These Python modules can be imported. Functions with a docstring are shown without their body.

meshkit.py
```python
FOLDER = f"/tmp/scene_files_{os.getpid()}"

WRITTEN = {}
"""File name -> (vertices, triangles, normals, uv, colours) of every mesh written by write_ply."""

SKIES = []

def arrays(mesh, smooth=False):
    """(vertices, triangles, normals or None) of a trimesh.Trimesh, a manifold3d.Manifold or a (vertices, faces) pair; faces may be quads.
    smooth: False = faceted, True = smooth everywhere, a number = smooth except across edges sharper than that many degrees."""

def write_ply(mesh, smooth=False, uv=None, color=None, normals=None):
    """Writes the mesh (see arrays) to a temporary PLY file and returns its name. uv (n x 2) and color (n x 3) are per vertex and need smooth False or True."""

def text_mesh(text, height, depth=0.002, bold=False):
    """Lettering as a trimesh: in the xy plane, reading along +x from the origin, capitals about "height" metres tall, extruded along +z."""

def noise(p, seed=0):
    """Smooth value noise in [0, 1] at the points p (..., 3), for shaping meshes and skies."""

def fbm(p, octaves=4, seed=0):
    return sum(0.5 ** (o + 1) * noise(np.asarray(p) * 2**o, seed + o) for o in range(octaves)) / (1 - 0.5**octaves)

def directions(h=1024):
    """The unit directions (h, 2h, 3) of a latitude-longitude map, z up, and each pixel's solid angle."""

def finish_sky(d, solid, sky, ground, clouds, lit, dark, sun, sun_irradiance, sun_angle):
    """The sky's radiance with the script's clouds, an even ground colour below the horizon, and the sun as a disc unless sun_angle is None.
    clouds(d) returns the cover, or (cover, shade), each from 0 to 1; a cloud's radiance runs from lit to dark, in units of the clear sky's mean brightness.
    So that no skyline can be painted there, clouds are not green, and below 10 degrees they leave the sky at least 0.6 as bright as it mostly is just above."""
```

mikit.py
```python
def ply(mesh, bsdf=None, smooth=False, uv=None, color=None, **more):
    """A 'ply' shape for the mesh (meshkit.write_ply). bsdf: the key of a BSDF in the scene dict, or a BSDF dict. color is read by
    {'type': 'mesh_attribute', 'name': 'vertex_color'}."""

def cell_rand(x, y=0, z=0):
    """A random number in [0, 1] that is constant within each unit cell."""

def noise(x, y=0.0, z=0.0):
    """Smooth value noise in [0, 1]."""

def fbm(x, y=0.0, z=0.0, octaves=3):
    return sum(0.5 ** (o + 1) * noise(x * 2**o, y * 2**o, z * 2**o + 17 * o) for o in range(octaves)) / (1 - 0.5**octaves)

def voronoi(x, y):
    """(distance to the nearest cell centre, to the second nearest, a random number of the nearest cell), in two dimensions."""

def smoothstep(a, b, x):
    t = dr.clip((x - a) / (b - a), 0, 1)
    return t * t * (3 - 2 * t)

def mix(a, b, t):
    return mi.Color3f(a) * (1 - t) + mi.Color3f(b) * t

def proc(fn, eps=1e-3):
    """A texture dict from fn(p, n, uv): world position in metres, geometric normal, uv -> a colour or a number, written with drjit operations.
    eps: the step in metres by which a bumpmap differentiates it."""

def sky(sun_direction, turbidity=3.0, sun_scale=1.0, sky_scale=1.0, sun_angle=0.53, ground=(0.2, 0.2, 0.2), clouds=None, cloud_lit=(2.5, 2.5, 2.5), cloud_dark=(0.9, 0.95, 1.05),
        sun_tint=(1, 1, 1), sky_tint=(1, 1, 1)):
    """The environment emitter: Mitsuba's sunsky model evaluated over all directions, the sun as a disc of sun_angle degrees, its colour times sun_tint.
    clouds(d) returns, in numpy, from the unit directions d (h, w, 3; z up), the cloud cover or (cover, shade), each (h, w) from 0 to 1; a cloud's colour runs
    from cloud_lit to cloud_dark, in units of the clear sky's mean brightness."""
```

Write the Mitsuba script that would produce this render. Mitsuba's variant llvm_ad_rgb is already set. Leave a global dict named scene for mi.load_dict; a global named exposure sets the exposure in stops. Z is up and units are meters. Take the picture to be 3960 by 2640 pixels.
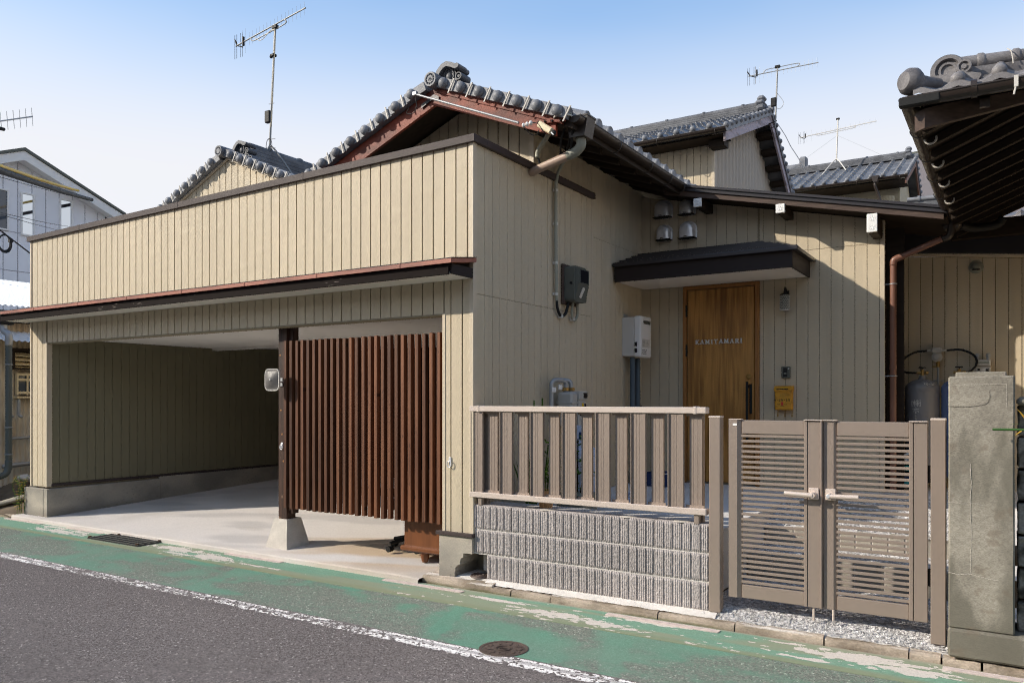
import math
import numpy as np
import trimesh
import shapely
from shapely import affinity
from shapely.geometry import Polygon, Point, LineString, box as sbox
from shapely.ops import unary_union
import drjit as dr
import mitsuba as mi
import meshkit
import mikit
from mikit import noise, fbm, voronoi, smoothstep, mix, cell_rand, proc

T = mi.ScalarTransform4f
scene, labels = {}, {}

# ---------------------------------------------------------------- camera, sky, exposure
YAW = 0.563
scene['camera'] = {
    'type': 'perspective', 'fov': 65.82, 'fov_axis': 'x', 'near_clip': 0.05, 'far_clip': 900.0,
    'principal_point_offset_y': -0.0855,
    'to_world': T().look_at(origin=[0, 0, 1.43], target=[-math.sin(YAW), math.cos(YAW), 1.43], up=[0, 0, 1]),
}
SUN = [-1.36, -1.12, 1.0]


def sky_haze(d):
    el = np.degrees(np.arcsin(np.clip(d[..., 2], -1, 1)))
    t = np.clip((27.5 - el) / 13.0, 0, 1)
    t = t * t * (3 - 2 * t)
    w = meshkit.fbm(d * np.array([5.0, 5.0, 14.0]), 4, seed=3)
    cover = 0.08 + 0.88 * t + 0.16 * (w - 0.5) * (1 - t)
    return np.clip(cover, 0, 1), 0.0 * el


scene['sky'] = mikit.sky(SUN, turbidity=3, sun_scale=1.05, sky_scale=2.0, sun_angle=0.6, clouds=sky_haze, cloud_lit=(1.42, 1.42, 1.47), cloud_dark=(1.2, 1.25, 1.35), sun_tint=(.90, 1.04, 1.34), sky_tint=(1.0, 1.0, 1.0))
exposure = 2.0

# ---------------------------------------------------------------- helpers: keys and labels
_count = {}


def uniq(key):
    n = _count.get(key, 0)
    _count[key] = n + 1
    return key if n == 0 else f'{key}_{n:03d}'


def thing(name, label, cat, group=None, kind=None):
    key = uniq(name)
    labels[key] = {'label': label, 'category': cat}
    if group:
        labels[key]['group'] = group
    if kind:
        labels[key]['kind'] = kind
    return key


def part(parent, name, mesh, mat, smooth=False, label=None, kind=None, **kw):
    key = uniq(parent + '__' + name)
    scene[key] = mikit.ply(mesh, mat, smooth, **kw)
    if label or kind:
        labels[key] = {}
        if label:
            labels[key]['label'] = label
        if kind:
            labels[key]['kind'] = kind
    return key


def copy_part(parent, name, plyd, M):
    key = uniq(parent + '__' + name)
    scene[key] = {**plyd, 'to_world': T(M.tolist())}
    return key


def solo(name, mesh, mat, label, cat, smooth=False, group=None):
    key = thing(name, label, cat, group)
    scene[key] = mikit.ply(mesh, mat, smooth)
    return key


def struct(name, mesh, mat, label, smooth=False, kind='structure', cat=None):
    key = uniq(name)
    scene[key] = mikit.ply(mesh, mat, smooth)
    labels[key] = {'label': label, 'kind': kind, 'category': cat or name.replace('_', ' ')}
    return key


# ---------------------------------------------------------------- helpers: meshes
cat = trimesh.util.concatenate


def mesh_of(v, f):
    return trimesh.Trimesh(np.asarray(v, float), np.asarray(f, int), process=False)


_cube = [[0, 2, 3, 1], [4, 5, 7, 6], [0, 1, 5, 4], [2, 6, 7, 3], [0, 4, 6, 2], [1, 3, 7, 5]]


def hexa(p):
    """Eight corners ordered x fastest, then y, then z."""
    f = []
    for a, b, c, d in _cube:
        f += [[a, b, c], [a, c, d]]
    m = mesh_of(p, f)
    if m.volume < 0:
        m.invert()
    return m


_chamfer = {}


def B(x0, x1, y0, y1, z0, z1, b=0.0):
    x0, x1 = sorted((x0, x1))
    y0, y1 = sorted((y0, y1))
    z0, z1 = sorted((z0, z1))
    if b <= 0:
        return hexa([(x, y, z) for z in (z0, z1) for y in (y0, y1) for x in (x0, x1)])
    b = min(b, (x1 - x0) / 2.2, (y1 - y0) / 2.2, (z1 - z0) / 2.2)
    s = [(i, j, k, a) for i in (-1, 1) for j in (-1, 1) for k in (-1, 1) for a in range(3)]
    if 'f' not in _chamfer:
        u = np.array([[i * (2 - .2 * (a != 0)), j * (2 - .2 * (a != 1)), k * (2 - .2 * (a != 2))] for i, j, k, a in s])
        h = trimesh.Trimesh(u).convex_hull
        idx = [int(np.argmin(((u - v) ** 2).sum(1))) for v in h.vertices]
        _chamfer['f'] = np.array(idx)[h.faces]
    hx, hy, hz = (x1 - x0) / 2, (y1 - y0) / 2, (z1 - z0) / 2
    v = np.array([[i * (hx - b * (a != 0)), j * (hy - b * (a != 1)), k * (hz - b * (a != 2))] for i, j, k, a in s])
    return mesh_of(v + [(x0 + x1) / 2, (y0 + y1) / 2, (z0 + z1) / 2], _chamfer['f'])


def frames(P):
    P = np.asarray(P, float)
    t = np.gradient(P, axis=0)
    t /= np.linalg.norm(t, axis=1, keepdims=True) + 1e-12
    a = np.array([0, 0, 1.0]) if abs(t[0][2]) < 0.9 else np.array([1.0, 0, 0])
    U = []
    for k in range(len(P)):
        a = a - t[k] * (a @ t[k])
        a /= np.linalg.norm(a) + 1e-12
        U.append(a)
    U = np.array(U)
    return t, U, np.cross(t, U)


def tube(P, r, n=8, caps=True):
    P = np.asarray(P, float)
    if len(P) == 2:
        P = np.array([P[0], (P[0] + P[1]) / 2, P[1]])
    t, U, V = frames(P)
    r = np.broadcast_to(np.asarray(r, float), (len(P),))
    ang = np.arange(n) / n * 2 * np.pi
    v = (P[:, None] + r[:, None, None] * (np.cos(ang)[None, :, None] * U[:, None] + np.sin(ang)[None, :, None] * V[:, None])).reshape(-1, 3)
    f = []
    for k in range(len(P) - 1):
        for i in range(n):
            a, b = k * n + i, k * n + (i + 1) % n
            f += [[a, b, b + n], [a, b + n, a + n]]
    v = list(map(tuple, v))
    if caps:
        for k, flip in ((0, True), (len(P) - 1, False)):
            c = len(v)
            v.append(tuple(P[k]))
            for i in range(n):
                a, b = k * n + i, k * n + (i + 1) % n
                f.append([c, b, a] if flip else [c, a, b])
    m = mesh_of(v, f)
    return m


def curve(P, n=8):
    """Catmull-Rom through the points."""
    P = np.asarray(P, float)
    Q = np.vstack([2 * P[0] - P[1], P, 2 * P[-1] - P[-2]])
    out = []
    for i in range(1, len(Q) - 2):
        for t in np.arange(n) / n:
            a, b, c, d = Q[i - 1:i + 3]
            out.append(.5 * ((2 * b) + (c - a) * t + (2 * a - 5 * b + 4 * c - d) * t * t + (3 * b - a - 3 * c + d) * t ** 3))
    out.append(P[-1])
    return np.array(out)


def lathe(profile, n=24, at=(0, 0, 0), axis='z'):
    m = trimesh.creation.revolve(np.asarray(profile, float), sections=n)
    if axis == 'y':      # profile axis towards -y
        m.apply_transform(np.array([[1, 0, 0, 0], [0, 0, -1, 0], [0, 1, 0, 0], [0, 0, 0, 1.0]]))
    if axis == 'x':
        m.apply_transform(np.array([[0, 0, 1, 0], [0, 1, 0, 0], [-1, 0, 0, 0], [0, 0, 0, 1.0]]))
    m.apply_translation(at)
    return m


def ball(c, r, sub=2, scale=(1, 1, 1)):
    m = trimesh.creation.icosphere(subdivisions=sub, radius=1.0)
    m.apply_scale(np.asarray(scale, float) * r)
    m.apply_translation(c)
    return m


def ext(poly, depth):
    """Shapely shape extruded along z from 0."""
    gs = getattr(poly, 'geoms', [poly])
    return cat([trimesh.creation.extrude_polygon(g, depth, engine='earcut') for g in gs if g.area > 1e-9])


def to_plane(m, o, u, v):
    """Local x, y, z go to u, v, u x v at origin o."""
    u, v = np.asarray(u, float), np.asarray(v, float)
    M = np.eye(4)
    M[:3, 0], M[:3, 1], M[:3, 2], M[:3, 3] = u, v, np.cross(u, v), o
    m = m.copy()
    m.apply_transform(M)
    return m


def rot_about(m, axis, ang, point):
    m = m.copy()
    m.apply_transform(trimesh.transformations.rotation_matrix(ang, axis, point))
    return m


FRONT = ((1, 0, 0), (0, 0, 1))     # local x right, y up, z towards -Y (the street)
SIDE = ((0, 1, 0), (0, 0, 1))      # local x into depth, y up, z towards +X


def grid(xs, ys, zf):
    xs, ys = np.asarray(xs, float), np.asarray(ys, float)
    X, Y = np.meshgrid(xs, ys)
    Z = zf(X, Y)
    nx = len(xs)
    f = []
    for j in range(len(ys) - 1):
        for i in range(nx - 1):
            a = j * nx + i
            f += [[a, a + 1, a + nx + 1], [a, a + nx + 1, a + nx]]
    return mesh_of(np.stack([X.ravel(), Y.ravel(), np.broadcast_to(Z, X.shape).ravel()], 1), f)


def smooth_noise(v, freq, amp, seed=0):
    return (meshkit.fbm(np.asarray(v) * freq, 3, seed) - .5) * 2 * amp


# ---------------------------------------------------------------- materials
def col(c):
    return {'type': 'rgb', 'value': [float(x) for x in c]}


def mat(key, c, rough=.6, metal=0.0, spec=.5, bump=None, **kw):
    base = c if isinstance(c, dict) else col(c)
    d = {'type': 'principled', 'base_color': base, 'roughness': rough, 'metallic': metal, 'specular': spec, **kw}
    if bump:
        d = {'type': 'bumpmap', 'tex': bump[0], 'scale': bump[1], 'nested': d}
    scene[key] = {'type': 'twosided', 'nested': d}
    return key


def C(r, g, b):
    return mi.Color3f(r, g, b)


def c_siding(p, n, uv):
    f = fbm(p.x * 1.1 + 5, p.y * 1.1, p.z * .6)
    streak = fbm(p.x * 17, p.y * 17, p.z * .45)
    g = noise(p.x * 160, p.y * 160, p.z * 160)
    board = cell_rand(dr.floor((p.x + 10.28) / .1142), dr.floor((p.y + .01) / .114))
    c = C(.52, .44, .318) * (.90 + .16 * f + .10 * (streak - .5) + .045 * (board - .5)) * (.94 + .12 * g)
    top = smoothstep(3.05, 3.42, p.z) * smoothstep(.50, .68, streak)
    low = smoothstep(.85, .35, p.z + .35 * noise(p.x * 7, p.y * 7, 3.0))
    return mix(mix(c, C(.36, .31, .24), .28 * top), C(.38, .34, .27), .35 * low)


def b_siding(p, n, uv):
    return .6 * noise(p.x * 70, p.y * 70, p.z * 70) + 1.6 * smoothstep(.70, .95, noise(p.x * 7, p.y * 7, p.z * 7)) + 3.0 * noise(p.x * 2.2, p.y * 2.2, p.z * 1.1)


mat('m_siding', proc(c_siding), .55, spec=.22, bump=(proc(b_siding, 4e-3), .0011))
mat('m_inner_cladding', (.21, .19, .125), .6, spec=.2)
mat('m_backing', (.26, .22, .16), .7, spec=.2)
mat('m_trim', (.52, .44, .33), .45, spec=.4)


def c_cap(p, n, uv):
    return C(.060, .045, .043) * (.85 + .3 * fbm(p.x * 3, p.y * 3, p.z * 3))


mat('m_cap', proc(c_cap), .55, spec=.2)


def c_copper(p, n, uv):
    f = fbm(p.x * 2.2, p.y * 9, p.z * 9)
    return mix(C(.33, .125, .085), C(.19, .075, .055), smoothstep(.35, .7, f))


mat('m_copper', proc(c_copper), .45, spec=.4)


def c_black(p, n, uv):
    f = noise(p.x * 30, p.y * 30, p.z * 160) * .6 + .4 * noise(p.x * 7, p.y * 7, p.z * 7)
    return mix(C(.014, .010, .009), C(.30, .25, .22), smoothstep(.80, .86, f))


mat('m_black_paint', proc(c_black), .8, spec=.08)
mat('m_soffit', (.60, .57, .52), .8, spec=.2)


def c_ceiling(p, n, uv):
    j = smoothstep(.006, .002, dr.abs(p.x * 1.0 - dr.floor(p.x / .91) * .91 - .455))
    return C(.66, .63, .60) * (.95 + .1 * fbm(p.x, p.y, 0.0)) * (1 - .25 * j)


mat('m_ceiling', proc(c_ceiling), .8, spec=.2)


def c_slab(p, n, uv):
    a = fbm(p.x * .9, p.y * .9, 2.0, 4)
    s = fbm(p.x * .55 + p.y * .5, p.y * 2.6 - p.x * .9, 7.0, 3)
    near = smoothstep(1.7, .2, dr.sqrt(dr.square(p.x + 4.9) + dr.square((p.y - 5.6) * 1.3)))
    rust = smoothstep(.52, .72, s + .25 * (near - .4))
    c = mix(C(.54, .505, .48), C(.43, .40, .375), smoothstep(.35, .75, a))
    c = mix(c, C(.42, .30, .18), .75 * rust * near)
    c = mix(c, C(.36, .34, .33), .55 * smoothstep(.60, .78, s) * (1 - near))
    spot = smoothstep(.24, .16, dr.sqrt(dr.square(p.x + 7.0) + dr.square((p.y - 5.75) * 2.6)))
    c = mix(c, C(.40, .37, .34), .45 * spot)
    edge = smoothstep(5.14, 5.02, p.y + .05 * noise(p.x * 9, p.y * 9, 0.0))
    c = mix(c, C(.56, .50, .44), .4 * edge)
    return c * (.93 + .14 * noise(p.x * 120, p.y * 120, p.z * 120))


mat('m_slab', proc(c_slab), .85, spec=.2)


def c_concrete(p, n, uv):
    a = fbm(p.x * 2.3, p.y * 2.3, p.z * 2.3, 4)
    pore = .5 * smoothstep(.16, .08, voronoi(p.x * 16 + p.y * 11, p.z * 16 + p.y * 3)[0]) * smoothstep(.5, .8, noise(p.x * 5, p.y * 5, p.z * 5))
    c = mix(C(.40, .36, .30), C(.25, .23, .20), smoothstep(.35, .75, a))
    c = mix(c, C(.11, .10, .09), .55 * smoothstep(.13, .0, p.z + .2 * (a - .5)))
    return c * (1 - .5 * pore) * (.9 + .2 * noise(p.x * 110, p.y * 110, p.z * 110))


mat('m_concrete', proc(c_concrete), .9, spec=.15, bump=(proc(lambda p, n, uv: fbm(p.x * 45, p.y * 45, p.z * 45), 4e-3), .003))


def c_kerb(p, n, uv):
    a = fbm(p.x * 5, p.y * 9, p.z * 9, 4)
    c = mix(C(.40, .335, .27), C(.21, .17, .13), smoothstep(.3, .75, a))
    c = mix(c, C(.58, .54, .50), .85 * smoothstep(.50, .66, fbm(p.x * 2.4 + 9, p.y * 30, 0.0)) * smoothstep(-.010, .0, p.z))
    c = mix(c, C(.07, .085, .02), .55 * smoothstep(-.028, -.046, p.z) * smoothstep(.5, .68, noise(p.x * 3, 0.0, 4.0)))
    return c * (.8 + .4 * noise(p.x * 130, p.y * 130, p.z * 130))


mat('m_foot', proc(lambda p, n, uv: C(.50, .46, .41) * (.78 + .4 * fbm(p.x * 9, p.y * 9, p.z * 9)) * (.92 + .16 * noise(p.x * 120, p.y * 120, p.z * 120))), .9, spec=.1)
mat('m_kerb', proc(c_kerb), .95, spec=.1, bump=(proc(lambda p, n, uv: fbm(p.x * 70, p.y * 70, p.z * 70), 4e-3), .006))


def c_mortar(p, n, uv):
    return C(.62, .585, .55) * (.85 + .25 * fbm(p.x * 6, p.y * 20, p.z * 6)) * (.9 + .2 * noise(p.x * 120, p.y * 120, p.z * 120))


mat('m_mortar', proc(c_mortar), .95, spec=.1)


def asphalt(p):
    d, d2, r = voronoi(p.x * 105, p.y * 105)
    g = noise(p.x * 210, p.y * 210, 0.0)
    big = fbm(p.x * .6, p.y * .9, 0.0)
    c = C(.136, .118, .113) * (.60 + .85 * r * (.5 + g)) * (.88 + .24 * big)
    return mix(c, C(.42, .40, .38), .7 * smoothstep(.975, .985, r))


def c_road(p, n, uv):
    return asphalt(p)


mat('m_road', proc(c_road), .9, spec=.25, bump=(proc(lambda p, n, uv: voronoi(p.x * 105, p.y * 105)[0], 2e-3), .004))


def c_line(p, n, uv):
    a = .5 * fbm(p.x * 22, p.y * 30, 1.0, 3) + .5 * noise(p.x * 75, p.y * 75, 1.0)
    v = voronoi(p.x * 26 + 2 * noise(p.x * 20, p.y * 20, 0.0), p.y * 34)
    crack = .35 + .65 * smoothstep(.02, .10, v[1] - v[0])
    edge = smoothstep(.0, .035, p.y - 3.705) * smoothstep(.0, .012, 3.862 - p.y)
    mid = smoothstep(.010, .03, dr.abs(p.y - 3.80 - .012 * (noise(p.x * 4, 0.0, 2.0) - .5)))
    wear = .43 + .12 * noise(p.x * 1.3, 0.0, 8.0) - .06 * smoothstep(-4.5, -2.0, p.x)
    k = smoothstep(wear, wear + .04, a * (.55 + .45 * edge) + .05 * (v[2] - .5)) * crack * edge * (.45 + .55 * mid)
    return mix(asphalt(p), C(.78, .75, .73), k)


mat('m_line', proc(c_line), .85, spec=.25)

BANDS = [(-7.55, .12), (-5.55, .10), (-3.18, .09), (-1.95, .10), (-.4, .1)]


def c_lane(p, n, uv):
    a = fbm(p.x * 1.1 + 3, p.y * 2.4, 5.0, 5)
    m = fbm(p.x * 6, p.y * 9, 2.0, 4)
    s = noise(p.x * 170, p.y * 170, 0.0)
    w = smoothstep(.36, .66, a + .35 * (m - .5))
    keep = mi.Float(0)
    for x, h in BANDS:
        keep = dr.maximum(keep, .8 * smoothstep(h, h * .45, dr.abs(p.x + .35 * (p.y - 4.2) - x + .10 * (m - .5))))
    hole = dr.sqrt(dr.square(p.x + 2.55) + dr.square(p.y - 3.96))
    keep = dr.maximum(keep, .9 * smoothstep(.42, .28, hole + .12 * (m - .5)))
    keep = dr.maximum(keep, .6 * smoothstep(4.48, 4.58, p.y + .06 * (m - .5)) * (1 - w))
    k = dr.clip(.22 + .9 * w - .8 * keep, 0, 1)
    green = mix(C(.10, .235, .165), C(.14, .235, .175), noise(p.x * 2, p.y * 5, 9.0)) * (.8 + .4 * s)
    grey = asphalt(p) * C(1.20, 1.34, 1.22)
    c = mix(green, grey, dr.clip(.10 + .70 * k + .9 * (s - .5) * (k + .2) + .5 * (m - .5), 0, .93))
    v = voronoi(p.x * 2.3 + noise(p.x * 5, p.y * 5, 0.0), p.y * 2.9)
    crack = smoothstep(.012, .003, v[1] - v[0]) * smoothstep(.5, .7, noise(p.x * .8, p.y * 2, 4.0))
    return c * (1 - .4 * crack)


mat('m_lane', proc(c_lane), .85, spec=.25, bump=(proc(lambda p, n, uv: voronoi(p.x * 105, p.y * 105)[0], 2e-3), .002))

WORN = [(-9.1, 4.80, .42, .07), (-9.35, 4.93, .25, .025), (-8.75, 4.90, .22, .03), (-7.0, 4.86, .34, .07), (-6.35, 4.78, .25, .09), (-6.75, 4.72, .2, .03),
        (-5.6, 4.74, .3, .02), (-3.2, 4.88, .25, .03), (-2.65, 4.76, .32, .06), (-2.25, 4.73, .22, .05), (-2.0, 4.92, .2, .03), (-.75, 4.88, .34, .07), (-.5, 4.80, .2, .07), (-1.0, 4.72, .12, .02), (-1.15, 4.95, .14, .02)]


def c_gutter(p, n, uv):
    s = noise(p.x * 150, p.y * 150, 0.0)
    a = fbm(p.x * 1.6, p.y * 4, 3.0, 4)
    green = mix(C(.125, .255, .18), C(.185, .28, .21), a) * (.86 + .28 * s)
    c = mix(green, C(.25, .235, .16), .65 * smoothstep(.45, .65, fbm(p.x * 1.1 + 7, p.y * 7, 1.0)))
    c = mix(c, C(.21, .215, .135), .75 * smoothstep(4.70, 4.645, p.y + .03 * (noise(p.x * 5, p.y * 20, 0.0) - .5)))
    d = mi.Float(9)
    for x, y, rx, ry in WORN:
        d = dr.minimum(d, dr.sqrt(dr.square((p.x - x) / rx) + dr.square((p.y - y) / ry)))
    rag = fbm(p.x * 17, p.y * 38, 6.0, 5)
    k = smoothstep(.96, .86, d * .88 + (rag - .5) * 2.3)
    k = dr.maximum(k, smoothstep(.74, .78, fbm(p.x * 12, p.y * 30, 2.0, 3)) * smoothstep(.55, .66, noise(p.x * 1.3, 0.0, 12.0)))
    c = mix(c, C(.54, .49, .445) * (.88 + .24 * s), .92 * k)
    c = mix(c, C(.30, .28, .22), .7 * smoothstep(4.975, 5.02, p.y + .03 * (noise(p.x * 9, 0.0, 1.0) - .5)))
    return c


mat('m_gutter', proc(c_gutter), .85, spec=.25)
mat('m_drain_slot', proc(lambda p, n, uv: C(.50, .42, .385) * (.8 + .4 * fbm(p.x * 30, p.y * 30, 0.0))), .9, spec=.15)


def wood(p, ca, cb, f=1.0):
    g = fbm(p.x * 90 * f, p.y * 90 * f, p.z * 2.2 * f, 3)
    k = noise(p.x * 25 * f, p.y * 25 * f, p.z * 1.1 * f)
    return mix(ca, cb, smoothstep(.25, .8, .6 * g + .4 * k))


def c_slat(p, n, uv):
    r = cell_rand(dr.floor((p.x + 9.0) / .0763), 3)
    c = wood(p, C(.150, .058, .025), C(.055, .020, .010)) * (.62 + .75 * r)
    d = voronoi(p.x * 13.1, p.z * 2.6)
    return mix(c, C(.02, .009, .006), .8 * smoothstep(.055, .03, d[0]))


mat('m_slat', proc(c_slat), .55, spec=.35)


def c_post(p, n, uv):
    c = wood(p, C(.062, .030, .019), C(.020, .011, .009))
    scr = smoothstep(.82, .86, noise(p.x * 40, p.y * 40, p.z * 24)) * smoothstep(1.1, .6, p.z)
    return mix(c, C(.22, .14, .09), .7 * scr)


mat('m_post', proc(c_post), .5, spec=.35)


def c_door(p, n, uv):
    g = fbm(p.x * 44, 0.0, p.z * 1.9, 4)
    h = fbm(p.x * 9 + 3, 4.0, p.z * 1.1, 4)
    fine = noise(p.x * 300, 0.0, p.z * 6)
    c = mix(C(.50, .245, .062), C(.20, .083, .018), smoothstep(.28, .75, .5 * g + .5 * h))
    return c * (.85 + .25 * fine)


mat('m_door', proc(c_door), .45, spec=.4)
mat('m_door_frame', proc(lambda p, n, uv: C(.30, .135, .04) * (.75 + .5 * fbm(p.x * 60, p.y * 60, p.z * 3))), .5, spec=.35)
mat('m_cabinet', proc(lambda p, n, uv: C(.15, .052, .018) * (.75 + .5 * fbm(p.x * 60, p.y * 60, p.z * 5))), .35, spec=.5)


def c_alu(p, n, uv):
    return C(.285, .228, .190) * (.985 + .03 * noise(p.x * 260, p.y * 260, p.z * 3)) * (.95 + .10 * fbm(p.x * 3, p.y * 3, p.z * 3))


mat('m_alu', proc(c_alu), .42, .25, spec=.5)
mat('m_alu_light', (.62, .525, .46), .38, .25, spec=.5)


def c_block(p, n, uv):
    a = fbm(p.x * 3, p.y * 3, p.z * 3)
    r = cell_rand(dr.floor((p.x + 3.64) / .39), dr.floor((p.z - .022) / .193))
    s = noise(p.x * 190, p.y * 190, p.z * 190)
    return mix(C(.43, .39, .375), C(.28, .255, .245), smoothstep(.2, .9, s * .7 + a * .3)) * (.9 + .2 * r)


mat('m_block', proc(c_block), .95, spec=.15, bump=(proc(lambda p, n, uv: fbm(p.x * 110, p.y * 110, p.z * 90), 3e-3), .006))


def c_pillar(p, n, uv):
    a = fbm(p.x * 4, p.y * 4, p.z * 3, 4)
    s = noise(p.x * 170, p.y * 170, p.z * 170)
    st = noise(p.x * 60, p.y * 60, p.z * 60)
    c = mix(C(.29, .265, .22), C(.19, .172, .142), smoothstep(.3, .75, a))
    c = c * (.62 + .55 * s + .25 * st)
    damp = smoothstep(.48, .74, fbm(p.x * 9 + 3, p.y * 7, p.z * 2.0, 5) + .28 * smoothstep(.75, .15, p.z))
    c = mix(c, C(.13, .12, .095), .8 * damp)
    sp = voronoi(p.x * 9 + .5 * noise(p.x * 30, p.z * 30, 0.0), p.z * 9)
    c = mix(c, C(.17, .135, .10), .4 * smoothstep(.34, .08, sp[0] + .25 * (st - .5)) * smoothstep(.72, .85, sp[2]))
    return c


mat('m_pillar', proc(c_pillar), .95, spec=.12, bump=(proc(lambda p, n, uv: fbm(p.x * 140, p.y * 140, p.z * 140), 2e-3), .0022))
mat('m_crack_dark', (.10, .09, .075), .95, spec=.1)
mat('m_crack_light', (.50, .46, .40), .95, spec=.1)


def c_old_stone(p, n, uv):
    a = fbm(p.x * 9, p.y * 9, p.z * 9, 4)
    return mix(C(.30, .275, .235), C(.05, .046, .036), smoothstep(.40, .72, a)) * (.8 + .4 * noise(p.x * 120, p.y * 120, p.z * 120))


mat('m_old_stone', proc(c_old_stone), .95, spec=.1, bump=(proc(lambda p, n, uv: fbm(p.x * 40, p.y * 40, p.z * 40), 4e-3), .012))


def c_tile(p, n, uv):
    f = fbm(p.x * 6, p.y * 6, p.z * 6)
    r = cell_rand(dr.floor(p.x / .24), dr.floor(p.y / .24), dr.floor(p.z / .2))
    return mix(C(.20, .207, .225), C(.125, .13, .145), smoothstep(.3, .8, f)) * (.85 + .3 * r)


mat('m_tile', proc(c_tile), .5, spec=.32)
mat('m_tile_dark', proc(lambda p, n, uv: c_tile(p, n, uv) * .62), .5, spec=.3)


def c_tile_old(p, n, uv):
    f = fbm(p.x * 9, p.y * 9, p.z * 9, 4)
    return mix(C(.20, .19, .192), C(.105, .098, .10), smoothstep(.3, .75, f)) * (.85 + .3 * noise(p.x * 120, p.y * 120, p.z * 120))


mat('m_tile_old', proc(c_tile_old), .55, spec=.4)


def c_red(p, n, uv):
    f = fbm(p.x * 5, p.y * 5, p.z * 9, 4)
    return mix(C(.235, .050, .026), C(.105, .026, .016), smoothstep(.30, .75, f)) * (.85 + .3 * noise(p.x * 70, p.y * 30, p.z * 120))


mat('m_red', proc(c_red), .55, spec=.3)
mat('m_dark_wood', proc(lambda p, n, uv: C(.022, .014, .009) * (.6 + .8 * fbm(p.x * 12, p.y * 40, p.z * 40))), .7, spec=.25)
mat('m_verge_board', proc(lambda p, n, uv: mix(C(.10, .065, .05), C(.04, .027, .022), fbm(p.x * 4, p.y * 40, p.z * 60))), .6, spec=.3)
mat('m_dark_metal', (.030, .027, .030), .33, .2, spec=.5)
mat('m_canopy_face', (.026, .019, .018), .6, spec=.2)
mat('m_pipe_taupe', (.34, .25, .20), .5, spec=.4)
mat('m_pipe_brown', proc(lambda p, n, uv: C(.17, .078, .052) * (.75 + .5 * fbm(p.x * 5, p.y * 5, p.z * 3))), .4, spec=.45)
mat('m_drain_grey', (.085, .10, .098), .5, spec=.35)
mat('m_aerial', (.26, .26, .25), .5, .3)
mat('m_gutter_brown', (.030, .022, .018), .35, spec=.45)
mat('m_clip', (.50, .47, .42), .5, spec=.4)
mat('m_steel', (.74, .74, .76), .4, .55)
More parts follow.
